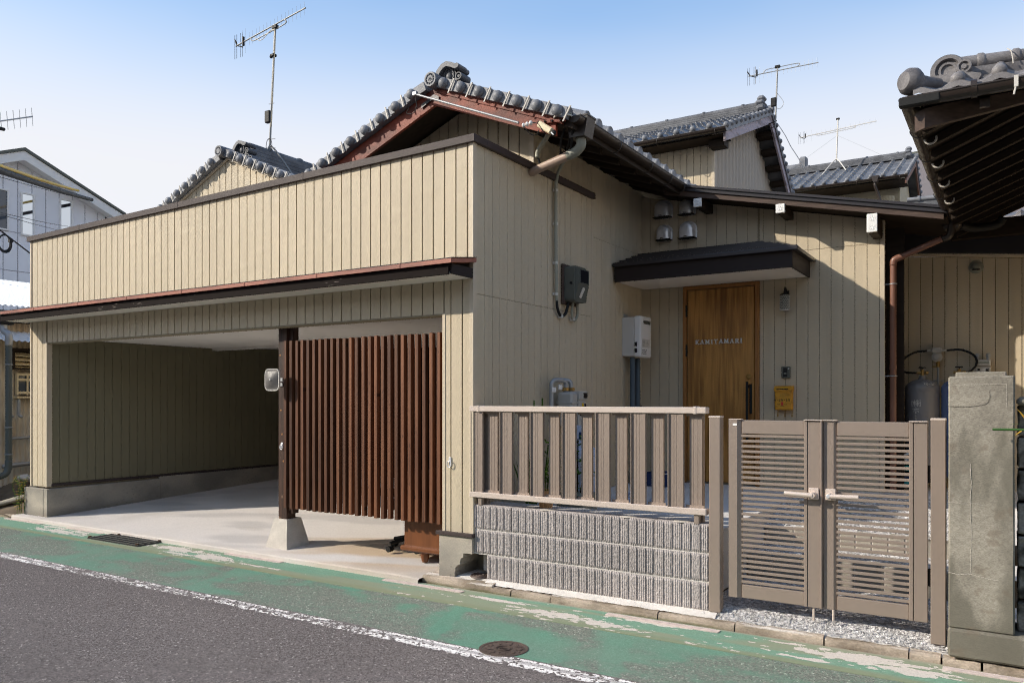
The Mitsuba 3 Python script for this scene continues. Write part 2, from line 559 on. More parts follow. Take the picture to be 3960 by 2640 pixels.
mat('m_galv', (.36, .37, .38), .5, .5)
mat('m_grey_plastic', (.235, .24, .20), .5, spec=.4)
mat('m_conduit', (.30, .295, .235), .55, spec=.35)
mat('m_black', (.014, .014, .014), .6, spec=.25)
mat('m_black_gloss', (.012, .013, .015), .15, spec=.6)
mat('m_meter_dark', (.10, .105, .088), .5, spec=.4)
mat('m_meter_grey', (.42, .40, .36), .5, spec=.4)
mat('m_white', (.74, .73, .71), .5, spec=.4)
mat('m_offwhite', (.56, .535, .49), .45, spec=.45)
mat('m_blue_pipe', (.072, .098, .125), .5, spec=.35)
mat('m_cyl_grey', proc(lambda p, n, uv: C(.185, .18, .185) * (.85 + .3 * fbm(p.x * 4, p.y * 4, p.z * 3))), .4, spec=.45)
mat('m_cyl_blue', (.115, .15, .26), .4, spec=.45)
mat('m_cyl_light', (.42, .46, .56), .4, spec=.45)
mat('m_blue_letter', (.01, .04, .22), .5)
mat('m_brass', (.36, .22, .07), .4, .7)
mat('m_letter', (.62, .62, .58), .5)
mat('m_orange', proc(lambda p, n, uv: mix(C(.60, .29, .025), C(.34, .15, .015), smoothstep(.45, .8, fbm(p.x * 25, p.y * 25, p.z * 25, 4)))), .5, spec=.4)
mat('m_red_label', (.55, .03, .02), .5)
mat('m_cream', (.66, .56, .37), .5, spec=.4)
mat('m_yellow', (.58, .36, .02), .5, spec=.4)
mat('m_corrugated', proc(lambda p, n, uv: mix(C(.56, .50, .40), C(.36, .28, .19), smoothstep(.45, .8, fbm(p.x * 3, p.y * 3, p.z * 1.2, 4)))), .6, spec=.3)
mat('m_corr_white', (.78, .78, .78), .45, spec=.4)
mat('m_corr_tan', (.40, .355, .30), .55, spec=.3)
mat('m_house_white', (.76, .77, .81), .6, spec=.3)
mat('m_house_joint', (.30, .30, .33), .7, spec=.2)
mat('m_house3', (.47, .41, .29), .7, spec=.2)
mat('m_added_neighbour', (.66, .54, .38), .7, spec=.2)  # bright wall of the unseen added neighbour house, bounces warm light
mat('m_grey_panel', (.19, .175, .19), .6, spec=.3)
mat('m_lilac', proc(lambda p, n, uv: mix(C(.36, .31, .35), C(.17, .14, .15), smoothstep(.5, .7, fbm(p.x * 5, p.y * 2, p.z * 9, 4)))), .6, spec=.3)
mat('m_iron', proc(lambda p, n, uv: mix(C(.135, .098, .082), C(.062, .046, .04), fbm(p.x * 14, p.y * 14, 0.0))), .55, .3, spec=.4)
mat('m_grate', (.075, .075, .08), .45, .6)
mat('m_pot', (.60, .36, .18), .6, spec=.3)
mat('m_rust', proc(lambda p, n, uv: mix(C(.11, .055, .032), C(.045, .03, .022), fbm(p.x * 20, p.y * 20, p.z * 20))), .9, spec=.1)
mat('m_soil', proc(lambda p, n, uv: mix(C(.19, .15, .11), C(.07, .055, .04), fbm(p.x * 12, p.y * 12, p.z * 12, 4))), .95, spec=.1)
mat('m_ground', proc(lambda p, n, uv: mix(C(.20, .185, .165), C(.13, .12, .105), fbm(p.x * .6, p.y * .6, 0.0, 4))), .95, spec=.1)
mat('m_stone', proc(lambda p, n, uv: C(.74, .72, .71) * (.30 + .78 * cell_rand(dr.floor(p.x * 60), dr.floor(p.y * 60)))), .85, spec=.2)
mat('m_gravel_bed', (.50, .485, .475), .95, spec=.1)
mat('m_path', proc(lambda p, n, uv: C(.45, .435, .425) * (.88 + .2 * fbm(p.x * 3, p.y * 3, 0.0)) * (.95 + .1 * noise(p.x * 120, p.y * 120, 0.0))), .9, spec=.15)
scene['m_leaf'] = {'type': 'principledthin', 'base_color': proc(lambda p, n, uv: mix(C(.055, .13, .025), C(.14, .22, .05), cell_rand(dr.floor(p.x * 40), dr.floor(p.y * 40), dr.floor(p.z * 30)))), 'roughness': .5, 'diff_trans': .6, 'eta': 1.4}
mat('m_yellow_leaf', (.42, .25, .03), .6)
mat('m_green_stick', (.045, .11, .025), .35, spec=.5)
mat('m_mirror_pane', (.62, .66, .70), .04, 1.0)
mat('m_window_dark', (.05, .065, .085), .06, spec=.8)
mat('m_mirror_back', (.12, .112, .108), .5, spec=.4)
mat('m_teal', (.02, .30, .32), .5)
mat('m_navy', (.012, .03, .10), .5)
mat('m_interior', (.05, .045, .04), .9, spec=.1)

rng = np.random.default_rng(11)


# ---------------------------------------------------------------- builders shared by the buildings
def panels(parent, o, u, n, L, z0, z1, pitch=.114, gap=.012, th=.010, start=0.0, m='m_siding', name='wall_panel', splits=()):
    """Upright cladding boards with open grooves between them, each a part of its own."""
    o, u, n = np.asarray(o, float), np.asarray(u, float), np.asarray(n, float)
    z0f = z0 if callable(z0) else (lambda s: z0)
    z1f = z1 if callable(z1) else (lambda s: z1)
    a = start
    while a < L - .01:
        ua, ub = max(a, 0) + gap / 2, min(a + pitch, L) - gap / 2
        a += pitch
        if ub - ua < .012:
            continue
        lo_a, lo_b, hi_a, hi_b = z0f(ua), z0f(ub), z1f(ua), z1f(ub)
        cuts = [None] + [s for s in splits if s > max(lo_a, lo_b) + .05 and s < min(hi_a, hi_b) - .05] + [None]
        for k in range(len(cuts) - 1):
            za, zb = (lo_a, lo_b) if cuts[k] is None else (cuts[k] + .0025,) * 2
            ya, yb = (hi_a, hi_b) if cuts[k + 1] is None else (cuts[k + 1] - .0025,) * 2
            if min(ya - za, yb - zb) < .01:
                continue
            j = rng.uniform(-.0012, .0012, 4)
            P = []
            for zz, (p, q) in ((0, (za, zb)), (1, (ya, yb))):
                for d, jj in ((0.0, (0, 0)), (th, (j[2 * zz], j[2 * zz + 1]))):
                    P += [o + u * ua + n * (d + jj[0]) + [0, 0, p], o + u * ub + n * (d + jj[1]) + [0, 0, q]]
            part(parent, name, hexa(P), m)


def poly_prism(pts, axis, a, b):
    """Polygon in the plane across the axis ('x': (y, z); 'y': (x, z); 'z': (x, y)), from a to b along it."""
    m = trimesh.creation.extrude_polygon(Polygon(pts), b - a, engine='earcut')
    v = m.vertices.copy()
    if axis == 'y':
        v = np.stack([v[:, 0], v[:, 2] + a, v[:, 1]], 1)
    elif axis == 'x':
        v = np.stack([v[:, 2] + a, v[:, 0], v[:, 1]], 1)
    else:
        v = v + [0, 0, a]
    r = mesh_of(v, m.faces)
    if r.volume < 0:
        r.invert()
    return r


def s_tile(w, l, amp=.036, lip=.032, nu=9):
    """One pantile: x across, y up the slope, z off the roof; its lower edge shows a thick lip."""
    x = np.linspace(-.012, w, nu)
    z = amp * np.cos(2 * np.pi * (x / w) + .9 * np.sin(2 * np.pi * x / w))
    rows = [np.stack([x, 0 * x, z - lip], 1), np.stack([x, 0 * x, z + .006], 1), np.stack([x, 0 * x + l * 1.08, z - lip], 1)]
    f = []
    for r in range(2):
        for i in range(nu - 1):
            a = r * nu + i
            f += [[a, a + 1, a + nu + 1], [a, a + nu + 1, a + nu]]
    return mesh_of(np.vstack(rows), f)


def frame_matrix(o, u, v):
    M = np.eye(4)
    u, v = np.asarray(u, float), np.asarray(v, float)
    M[:3, 0], M[:3, 1], M[:3, 2], M[:3, 3] = u, v, np.cross(u, v), o
    return M


def tiled_slope(parent, o, u, v, cols, rows, pw, pl, m, boss=True):
    u, v = np.asarray(u, float), np.asarray(v, float) / np.linalg.norm(v)
    n = np.cross(u, v)
    d = mikit.ply(s_tile(pw, pl), m, True)
    for r in range(rows):
        for c in range(cols):
            copy_part(parent, 'tile', d, frame_matrix(np.asarray(o) + u * pw * c + v * pl * r + n * (.03 + rng.uniform(-.002, .002)), u, v))
    if boss:
        b = mikit.ply(ball((0, 0, 0), .048, 2, (1, .8, 1)), m, True)
        for c in range(cols):
            copy_part(parent, 'eave_boss', b, frame_matrix(np.asarray(o) + u * (pw * c + .01) + n * .045 - v * .01, u, v))


def ridge(parent, p0, p1, w, h, m, band=.55, courses=3, r=.06):
    """Ridge of stacked flat tiles with a half-round capping and clasping rings."""
    p0, p1 = np.asarray(p0, float), np.asarray(p1, float)
    L = np.linalg.norm(p1 - p0)
    u = (p1 - p0) / L
    s = np.cross([0, 0, 1.0], u)
    s /= np.linalg.norm(s)
    up = np.cross(u, s)
    M = np.eye(4)
    M[:3, 0], M[:3, 1], M[:3, 2], M[:3, 3] = u, s, up, p0
    for k in range(courses):
        a = w / 2 * (1 - .10 * k)
        hh = h / courses
        g = B(0, L, -a, a, k * hh, (k + 1) * hh - .006, .004)
        c2 = B(.01, L - .01, -a * .86, a * .86, (k + 1) * hh - .006, (k + 1) * hh)
        q = cat([g, c2])
        q.apply_transform(M)
        part(parent, 'ridge_course', q, m)
    q = tube([[0, 0, h], [L / 2, 0, h], [L, 0, h]], r, 14)
    q.apply_transform(M)
    part(parent, 'ridge_roll', q, m, 50)
    ring = lathe([(r + .002, -.035), (r + .016, -.02), (r + .016, .02), (r + .002, .035)], 16, axis='x')
    k = band * .6
    while k < L:
        g = ring.copy()
        g.apply_translation([k, 0, h])
        g.apply_transform(M)
        part(parent, 'ridge_ring', g, m, 50)
        k += band


def scroll(c, r, depth, m=None):
    """A volute seen from -Y: cylinder along Y with a recessed spiral on its front."""
    return lathe([(0, 0), (r * .35, 0), (r * .42, -.012), (r * .62, -.012), (r * .7, .004), (r * .95, .004), (r, -.006), (r, -depth)], 22, c, 'y')


def oni(parent, at, s, m):
    """Ridge-end ornament facing the street: curled brow, shield with a round jewel, side volutes and foot waves."""
    x, y, z = at
    key = uniq(parent + '__ridge_end_ornament')
    brow = LineString([(-.125, .085), (-.10, .125), (-.05, .17), (0, .185), (.06, .165), (.115, .135), (.135, .14)]).buffer(.024)
    shield = Polygon([(-.085, -.06), (.085, -.06), (.10, .05), (.075, .13), (0, .165), (-.075, .13), (-.10, .05)])
    feet = unary_union([Polygon([(-.17, -.10), (.17, -.10), (.14, -.03), (.08, -.01), (-.08, -.01), (-.14, -.03)])])
    g = [to_plane(ext(affinity.scale(brow, s, s, origin=(0, 0)), .15 * s), (x, y + .07 * s, z), *FRONT),
         to_plane(ext(affinity.scale(shield, s, s, origin=(0, 0)), .09 * s), (x, y + .07 * s, z), *FRONT),
         to_plane(ext(affinity.scale(feet, s, s, origin=(0, 0)), .11 * s), (x, y + .07 * s, z), *FRONT),
         B(x - .05 * s, x + .05 * s, y + .07 * s, y + .2 * s, z - .06 * s, z + .11 * s, .01)]
    scene[key] = mikit.ply(cat(g), m, 40)
    part_of(key, 'jewel', cat([ball((x, y - .02 * s, z + .07 * s), .042 * s, 2, (.9, .6, 1.1)), tube([[x, y - .02 * s, z + .1 * s], [x, y - .02 * s, z + .135 * s]], .012 * s)]), m, True)
    ring = tube([[x + .062 * s * math.cos(a), y - .022 * s, z + .075 * s + .075 * s * math.sin(a)] for a in np.linspace(0, 2 * np.pi, 22)], .011 * s, 6, False)
    part_of(key, 'moulding', ring, m, True)
    for dx, dz, r in ((.125, .05, .042), (-.125, .05, .034), (.13, -.05, .05), (.205, -.085, .045), (-.13, -.05, .05), (-.105, .09, .03), (.12, .135, .03)):
        part_of(key, 'volute', scroll((x + dx * s, y - .03 * s, z + dz * s), r * s, .16 * s), m, 40)


def part_of(key, name, mesh, m, smooth=False):
    k = uniq(key + '__' + name)
    scene[k] = mikit.ply(mesh, m, smooth)


def verge_tiles(parent, xr, zr, slope, sgn, y, n, pitch, m, first=.15, clip=True):
    """Tiles that fold down over the gable edge: an upright band, a domed boss and a pale wind clip each."""
    L = math.hypot(1, slope)
    d = np.array([sgn / L, 0, -slope / L])
    up = np.array([sgn * slope / L, 0, 1 / L]) if sgn > 0 else np.array([-slope / L, 0, 1 / L])
    step = pitch * L
    for k in range(n):
        p = np.array([xr + sgn * (first + pitch * (k - .75)), y, zr - slope * (first + pitch * (k - .75))])
        q = p + d * (step + .03)
        tip = .007
        key = uniq(parent + '__verge_tile')
        P = []
        for zz in (-.043, .043):
            for yy in (.10, 0.0):
                P += [p + up * (zz) + [0, yy, 0], q + up * (zz + tip) + [0, yy - .012, 0]]
        roll = tube([p + up * .022 + [0, .05, 0], q + up * (.022 + tip) + [0, .044, 0]], .034, 10)
        scene[key] = mikit.ply(cat([hexa(P), roll]), m, 35)
        c = np.array([xr + sgn * (first + pitch * k), y - .02, zr - slope * (first + pitch * k)])
        part_of(key, 'boss', ball(c + up * .004, .047, 3, (1, .75, 1)), m, True)
        if clip:
            c = np.array([xr + sgn * (first + pitch * (k + .52)), y - .024, zr - slope * (first + pitch * (k + .52))])
            w = np.array([.0065, 0, 0])
            t = np.array([.020 * sgn * -1 if sgn > 0 else -.012, 0, 0])
            a, b = c + up * .062, c - up * .062 + t
            part_of(key, 'clip', hexa([b - w + [0, .006, 0], b + w + [0, .006, 0], b - w, b + w, a - w + [0, .012, 0], a + w + [0, .012, 0], a - w, a + w]), 'm_clip')


def hook(parent, p, r, m, out=(1, 0, 0)):
    """Gutter strap that swings under the gutter."""
    o = np.asarray(out, float)
    P = [np.asarray(p, float) + o * (r * math.cos(a)) + np.array([0, 0, r * math.sin(a)]) for a in np.linspace(.3, -3.4, 12)]
    part(parent, 'gutter_strap', tube(P, .006, 6), m, True)


def half_gutter(p0, p1, r, n=10):
    """Half-round gutter with a rolled lip and closed ends."""
    p0, p1 = np.asarray(p0, float), np.asarray(p1, float)
    u = (p1 - p0) / np.linalg.norm(p1 - p0)
    s = np.cross(u, [0, 0, 1.0])
    s /= np.linalg.norm(s)
    prof = [(r * math.cos(a), r * math.sin(a)) for a in np.linspace(-math.pi, 0, n)] + [((r - .005) * math.cos(a), (r - .005) * math.sin(a)) for a in np.linspace(0, -math.pi, n)]
    v, f, k = [], [], len(prof)
    for p in (p0, p1):
        v += [p + s * a + np.array([0, 0, b]) for a, b in prof]
    for i in range(k):
        j = (i + 1) % k
        f += [[i, j, k + j], [i, k + j, k + i]]
    body = mesh_of(v, f)
    caps = []
    for p in (p0, p1):
        vv = [p + s * a + np.array([0, 0, b]) for a, b in prof[:n]]
        caps.append(mesh_of(vv, [[0, i, i + 1] for i in range(1, n - 1)]))
    lips = [tube([p0 + s * e * r, p1 + s * e * r], .006, 6) for e in (-1, 1)]
    return cat([body] + caps + lips)


# ---------------------------------------------------------------- ground and street
struct('ground', B(-400, 400, -300, 500, -.40, -.075), 'm_ground', 'bare ground reaching to the horizon')
struct('road', grid([-60, 0, 60], [-14, 3.71], lambda x, y: 0 * x - .0505), 'm_road', 'dark grey asphalt carriageway with pale aggregate')
struct('white_line', grid([-40, 0, 20], [3.705, 3.866], lambda x, y: 0 * x - .0488), 'm_line', 'worn cracked white edge line between asphalt and green lane')
struct('green_lane', grid([-40, 0, 20], [3.862, 4.61], lambda x, y: 0 * x - .050), 'm_lane', 'green painted walking lane worn through to asphalt')
GU = struct('gutter', B(-40, 20, 4.606, 5.02, -.20, -.046), 'm_gutter', 'green painted concrete drain covers along the kerb with white worn patches', cat='drain covers')
for x0, x1, y in ((-9.20, -8.47, 4.985), (-6.38, -5.60, 4.965), (-4.36, -3.56, 4.94), (-2.36, -1.57, 4.965), (-.32, .40, 4.955), (-10.6, -9.75, 4.98)):
    s = sbox(x0, y - .036, x1, y + .022).buffer(-.01).buffer(.01)
    s = s.difference(sbox(x0 + .09, y - .012, (x0 + x1) / 2 - .06, y - .002)).difference(sbox((x0 + x1) / 2 + .06, y - .012, x1 - .1, y - .002))
    q = ext(s, .006)
    q.apply_translation([0, 0, -.046])
    part(GU, 'drain_slot', q, 'm_drain_slot')
g = thing('drain_grate', 'rectangular dark steel drain grate set in the green kerb strip before the garage', 'drain grate')
GX0, GX1, GY0, GY1 = -8.33, -7.43, 4.712, 5.0
for i in range(5):
    y = GY0 + .012 + i * (GY1 - GY0 - .024) / 4
    part(g, 'bearer', B(GX0, GX1, y - .004, y + .004, -.046, -.029, .001), 'm_meter_dark')
nb = 70
bars = [B(GX0 + .012 + i * (GX1 - GX0 - .024) / (nb - 1) - .0034, GX0 + .012 + i * (GX1 - GX0 - .024) / (nb - 1) + .0034, GY0, GY1, -.046, -.031) for i in range(nb)]
part(g, 'bars', cat(bars), 'm_grate', kind='stuff')
part(g, 'pan', B(GX0, GX1, GY0, GY1, -.055, -.043), 'm_iron')
for x, y in ((GX0 + .02, GY0 + .02), (GX1 - .03, GY0 + .02), (GX0 + .15, GY1 - .02), (GX1 - .03, GY1 - .02)):
    part(g, 'bolt', lathe([(0, .012), (.016, .010), (.02, 0)], 10, (x, y, -.030)), 'm_rust')

# kerb stones, rough and broken
K = struct('kerb', B(-40, -10.45, 5.02, 5.10, -.2, -.005), 'm_kerb', 'rough broken kerb stones along the plot edge')


def kerb_stone(x0, x1, y0, y1, top, seed, nose=.012):
    xs = np.linspace(x0 + .001, x1 - .001, max(4, int((x1 - x0) / .022)))
    prof = [(y0 + .006, -.11), (y0, -.05), (y0 + nose * .25, top - .014), (y0 + nose, top - .003), (y0 + nose + .03, top), ((y0 + y1) / 2, top + .002), (y1, top - .002), (y1, -.11)]
    v = np.array([[x, a, b] for x in xs for a, b in prof])
    v[:, 1] += smooth_noise(v, 9, .012, seed) + smooth_noise(v, 40, .005, seed + 3)
    v[:, 2] += smooth_noise(v, 11, .008, seed + 5) + smooth_noise(v, 45, .0035, seed + 8)
    n, f = len(prof), []
    for i in range(len(xs) - 1):
        for j in range(n - 1):
            a = i * n + j
            f += [[a, a + n, a + n + 1], [a, a + n + 1, a + 1]]
    f += [[0, j, j + 1] for j in range(1, n - 1)] + [[(len(xs) - 1) * n, (len(xs) - 1) * n + j + 1, (len(xs) - 1) * n + j] for j in range(1, n - 1)]
    m = mesh_of(v, f)
    m.invert()
    return m


for i, (a, b, y0, y1, t) in enumerate([(-4.05, -3.37, 5.045, 5.22, .010), (-3.365, -3.19, 5.025, 5.10, -.006), (-3.185, -2.85, 5.03, 5.10, -.002), (-2.845, -2.02, 5.03, 5.095, .002), (-2.015, -1.50, 5.035, 5.095, .0), (-1.495, -.96, 5.04, 5.10, .003),
                                       (-.952, -.50, 5.04, 5.10, .0), (-.492, -.335, 5.02, 5.10, -.002), (-.325, -.14, 5.00, 5.08, .0), (-.13, .35, 4.995, 5.07, .002), (.36, 1.2, 4.995, 5.07, 0)]):
    part(K, 'stone', kerb_stone(a, b, y0, y1, t, i), 'm_kerb', 40)
ms = grid(np.linspace(-3.47, -1.64, 90), np.linspace(5.085, 5.16, 7), lambda x, y: .0 + (y - 5.085) * .5)
ms.vertices[:, 2] += smooth_noise(ms.vertices, 18, .004, 3) + smooth_noise(ms.vertices, 60, .003, 4)
struct('mortar_bed', ms, 'm_mortar', 'pale mortar fillet between kerb and block wall', True)

# garage slab: rises gently to the back
xs, ys = np.linspace(-10.5, -4.04, 40), np.concatenate([[4.985, 4.99, 5.0], np.linspace(5.05, 9.7, 20)])


def slab_z(x, y):
    z = np.where(y < 5.0, -.012 + (y - 4.985) * .8, .0 + (y - 5.0) * .045)
    return z + np.where(x > -4.05, -.012, 0) * (y < 5.1)


sl = grid(xs, ys, slab_z)
lip = grid(xs, [4.98, 4.986], lambda x, y: np.where(y < 4.983, -.20, -.012) + 0 * x)
lip.vertices[:, 1] += smooth_noise(lip.vertices, 6, .006, 2)
sl2 = grid(np.linspace(-4.04, -3.80, 4), np.linspace(5.15, 9.7, 20), slab_z)
struct('garage_floor', cat([sl, lip, sl2]), 'm_slab', 'pale stained concrete apron and garage floor')

# front yard behind the fence
struct('yard_path', B(-3.60, -1.75, 5.28, 8.55, .06, .505, .004), 'm_path', 'grey concrete path in front of the door')
struct('yard_pad', B(-1.35, .6, 8.30, 9.4, .3, .515, .004), 'm_path', 'concrete pad under the gas cylinders')
struct('gravel_bed', cat([grid([-1.76, .8], [5.06, 5.10, 5.22, 6.25], lambda x, y: np.clip(-.02 + (y - 5.06) * .45, -.02, .045)), grid([-1.76, .8], [6.2, 6.76], lambda x, y: .235 + 0 * x), grid([-1.76, .8], [6.74, 7.3, 9.4], lambda x, y: np.clip(.385 + (y - 6.74) * .19, 0, .49))]), 'm_gravel_bed', 'packed gravel base between gate and door')
pts = []


def gz(x, y):
    return min(.05, .002 + (y - 5.085) * .35) if y < 6.2 else .24 if y < 6.7 else min(.39 + (y - 6.74) * .19, .495)


oct_v = np.array([[1, 0, 0], [-1, 0, 0], [0, 1, 0], [0, -1, 0], [0, 0, 1], [0, 0, -1.0]])
oct_f = np.array([[0, 2, 4], [2, 1, 4], [1, 3, 4], [3, 0, 4], [2, 0, 5], [1, 2, 5], [3, 1, 5], [0, 3, 5]])
V, Fc = [], []
for x0, x1, y0, y1, n, s in ((-1.74, -.28, 5.09, 6.2, 24000, .0056), (-1.74, -.28, 6.22, 6.72, 7000, .0068), (-1.74, -.28, 6.76, 8.3, 11000, .0085)):
    for i in range(n):
        x, y = rng.uniform(x0, x1), rng.uniform(y0, y1)
        if y < 5.12 and x < -1.62:
            continue
        r = s * rng.uniform(.6, 1.35)
        Q = trimesh.transformations.random_rotation_matrix(rng.uniform(0, 1, 3))[:3, :3]
        v = (oct_v * [r * rng.uniform(.8, 1.4), r, r * .6]) @ Q.T
        v[:, 2] *= .7
        Fc.append(oct_f + 6 * len(V))
        V.append(v + [x, y, gz(x, y) + r * .25])
struct('gravel', mesh_of(np.vstack(V), np.vstack(Fc)), 'm_stone', 'pale grey gravel stones around the gate', kind='stuff', cat='gravel')
# two low risers of edging blocks across the gravel
for nm, y, z0, z1, lab in (('step_edging', 6.20, .03, .243, 'lower row of edging blocks holding the gravel step behind the gate'), ('step_edging', 6.72, .20, .388, 'upper row of edging blocks holding the gravel step behind the gate')):
    st = thing(nm, lab, 'edging')
    x = -1.745
    while x < -.30:
        w = .118 if z0 > .1 else .195
        q = B(x + .004, min(x + w, -.29) - .004, y, y + .06, z0, z1 + rng.uniform(-.006, .004), .006).subdivide().subdivide()
        q.vertices += np.stack([smooth_noise(q.vertices, 25, .004, 3)] * 3, 1)
        part(st, 'block', q, 'm_concrete', 40)
        x += w
    part(st, 'joint', B(-1.74, -.3, y + .008, y + .055, z0, z1 - .012), 'm_mortar')

# ---------------------------------------------------------------- the garage
GR = thing('garage', 'beige clad garage with a high parapet and one wide opening', 'garage')
XL, XR, YF = -10.33, -3.60, 5.13


def cap_z(x):
    return 3.452 + (x - XL) / (XR - XL) * .073


part(GR, 'wall', poly_prism([(XL, 2.42), (XR - .01, 2.42), (XR - .01, cap_z(XR) - .03), (XL, cap_z(XL) - .03)], 'y', YF + .01, YF + .13), 'm_backing')
part(GR, 'header', B(-9.94, -3.905, YF + .01, YF + .14, 2.13, 2.42), 'm_backing')
part(GR, 'pier', B(XL, -9.985, YF + .01, YF + .40, .36, 2.42), 'm_backing')
part(GR, 'pier', B(-3.89, XR - .012, YF + .01, YF + .40, .36, 2.42), 'm_backing')
panels(GR, (XL, YF + .01, 0), (1, 0, 0), (0, -1, 0), XR - XL - .02, 2.515, lambda s: cap_z(XL + s) - .055, .1142, .0125, .010, .05)
panels(GR, (XL, YF + .01, 0), (1, 0, 0), (0, -1, 0), -9.955 - XL, .37, 2.405, .1142, .0125, .010, .05)
panels(GR, (-9.955, YF + .01, 0), (1, 0, 0), (0, -1, 0), 9.955 - 3.89, 2.128, 2.405, .1142, .0125, .010, .0178)
panels(GR, (-3.89, YF + .01, 0), (1, 0, 0), (0, -1, 0), 3.89 + XR - .03, .37, 2.405, .1142, .0125, .010, -.045)
part(GR, 'corner_trim', B(XR - .038, XR + .004, YF - .004, YF + .045, .36, 3.48, .003), 'm_trim')
part(GR, 'corner_trim', B(-3.905, -3.872, YF - .006, YF + .06, .365, 2.13, .003), 'm_trim')
part(GR, 'corner_trim', B(-9.968, -9.935, YF - .006, YF + .06, .365, 2.13, .003), 'm_trim')
part(GR, 'corner_trim', B(XL - .004, XL + .03, YF - .004, YF + .03, .36, 3.43, .003), 'm_trim')
part(GR, 'header_trim', B(-9.935, -3.905, YF + .002, YF + .14, 2.116, 2.127, .002), 'm_backing')
# side wall towards the yard
part(GR, 'side_wall', B(XR - .14, XR - .012, YF + .06, 7.235, .3, 3.47), 'm_backing')
panels(GR, (XR - .012, YF + .05, 0), (0, 1, 0), (1, 0, 0), 7.23 - YF - .05, .50, 3.47, .114, .0045, .006, .0, splits=(2.275,))
part(GR, 'corner_trim', B(XR - .03, XR + .002, 7.228, 7.244, .5, 3.47, .003), 'm_trim')
part(GR, 'side_wall', B(XL, XL + .10, YF + .4, 9.7, 0, 3.4), 'm_siding')
# parapet caps
zc0, zc1 = cap_z(XL), cap_z(XR)
part(GR, 'parapet_cap', poly_prism([(XL - .03, zc0 - .058), (XR + .028, zc1 - .058), (XR + .028, zc1), (XL - .03, zc0)], 'y', YF - .03, YF + .16), 'm_cap', label='dark brown metal coping along the front parapet')
part(GR, 'parapet_cap', B(XR - .16, XR + .030, YF + .162, 7.25, zc1 - .058, zc1 + .001, .003), 'm_cap')
for x in (-9.2, -7.35, -5.5):
    part(GR, 'cap_joint', B(x, x + .02, YF - .033, YF + .1, cap_z(x) - .061, cap_z(x) + .003), 'm_cap')
part(GR, 'roof_deck', B(XL + .1, XR - .14, YF + .13, 9.7, 2.95, 3.0), 'm_galv')
# eave over the opening
part(GR, 'soffit', B(-10.42, XR - .02, 4.845, YF - .002, 2.392, 2.404), 'm_soffit')
part(GR, 'fascia', B(-10.42, XR - .017, 4.825, 4.842, 2.384, 2.462, .003), 'm_black_paint', label='black eave board with chipped paint')
part(GR, 'fascia', B(XR - .017, XR + .002, 4.845, YF - .006, 2.39, 2.47, .003), 'm_canopy_face')
drip = poly_prism([(4.795, 2.465), (4.795, 2.497), (YF + .002, 2.548), (YF + .002, 2.515)], 'x', -10.44, XR + .03)
part(GR, 'eave_flashing', drip, 'm_copper', label='reddish copper coloured metal strip above the eave board')
part(GR, 'eave_flashing', poly_prism([(4.80, 2.50), (4.80, 2.506), (YF, 2.556), (YF, 2.55)], 'x', -10.44, XR + .035), 'm_dark_metal')
for x in np.arange(-9.6, -3.8, .92):
    part(GR, 'flashing_joint', B(x, x + .012, 4.791, 4.80, 2.463, 2.5), 'm_copper')
# inside
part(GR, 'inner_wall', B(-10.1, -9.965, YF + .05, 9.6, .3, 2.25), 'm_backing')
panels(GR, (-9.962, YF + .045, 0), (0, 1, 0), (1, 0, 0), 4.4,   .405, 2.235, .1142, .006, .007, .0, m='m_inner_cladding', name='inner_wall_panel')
part(GR, 'inner_wall', B(-10.1, -3.7, 9.58, 9.7, .1, 2.3), 'm_dark_wood')  # back wall in a dark material to cut bounced light and darken the interior
part(GR, 'inner_wall', B(-3.90, -3.75, 5.53, 9.6, .2, 2.3), 'm_dark_wood')  # right inner wall, likewise dark to cut bounced light
part(GR, 'ceiling', B(-9.96, -3.75, YF + .14, 7.6, 2.185, 2.23), 'm_ceiling')
part(GR, 'ceiling', B(-9.96, -3.75, 7.604, 9.6, 2.235, 2.26), 'm_ceiling')
part(GR, 'ceiling_beam', B(-9.96, -3.75, 7.5, 7.6, 2.155, 2.184), 'm_ceiling')
# footings and flashings
fb = cat([B(-9.985, -9.90, YF - .02, 6.62, -.05, .345, .004)])
part(GR, 'footing', fb, 'm_concrete', label='grey concrete upstand under the inner left wall')
part(GR, 'footing', B(-9.985, -9.908, 6.626, 9.58, -.05, .375, .004), 'm_concrete')
part(GR, 'footing', B(-10.44, -9.987, YF - .022, YF + .5, -.15, .345, .006), 'm_concrete')
part(GR, 'sill_flashing', B(-9.99, -9.93, YF + .05, 9.58, .372, .402, .003), 'm_cap')
# right pier footing, broken open at its foot beside the drain lid
pf = Polygon([(-3.925, -.06), (-3.765, -.06), (-3.772, .045), (-3.760, .09), (-3.74, .115), (-3.722, .118), (-3.716, .14), (-3.705, .17), (-3.69, .178), (-3.685, .212), (-3.60, .214), (-3.60, .345), (-3.925, .345)])
q = ext(pf.segmentize(.02), .42)
q = to_plane(q, (0, YF + .402, 0), *FRONT)
q.vertices[:, 0] += np.where((q.vertices[:, 0] > -3.80) & (q.vertices[:, 2] < .21), smooth_noise(q.vertices, 60, .010, 4), 0)
part(GR, 'footing', q, 'm_concrete', label='weathered concrete pier foot with a broken out corner')
part(GR, 'sill_flashing', B(-3.95, XR + .012, YF - .035, YF + .01, .342, .372, .003), 'm_cap')
part(GR, 'sill_flashing', B(-3.955, -3.90, YF - .02, YF + .42, .346, .370, .003), 'm_cap')

# ---------------------------------------------------------------- the gabled house
HS = thing('gabled_house', 'beige clad house with grey tiled gable and red brown bargeboards above the garage', 'house')
RX, RZ, SL = -4.42, 4.30, .40


def roof_line(x, off=0.0):
    return RZ + off - SL * abs(x - RX)


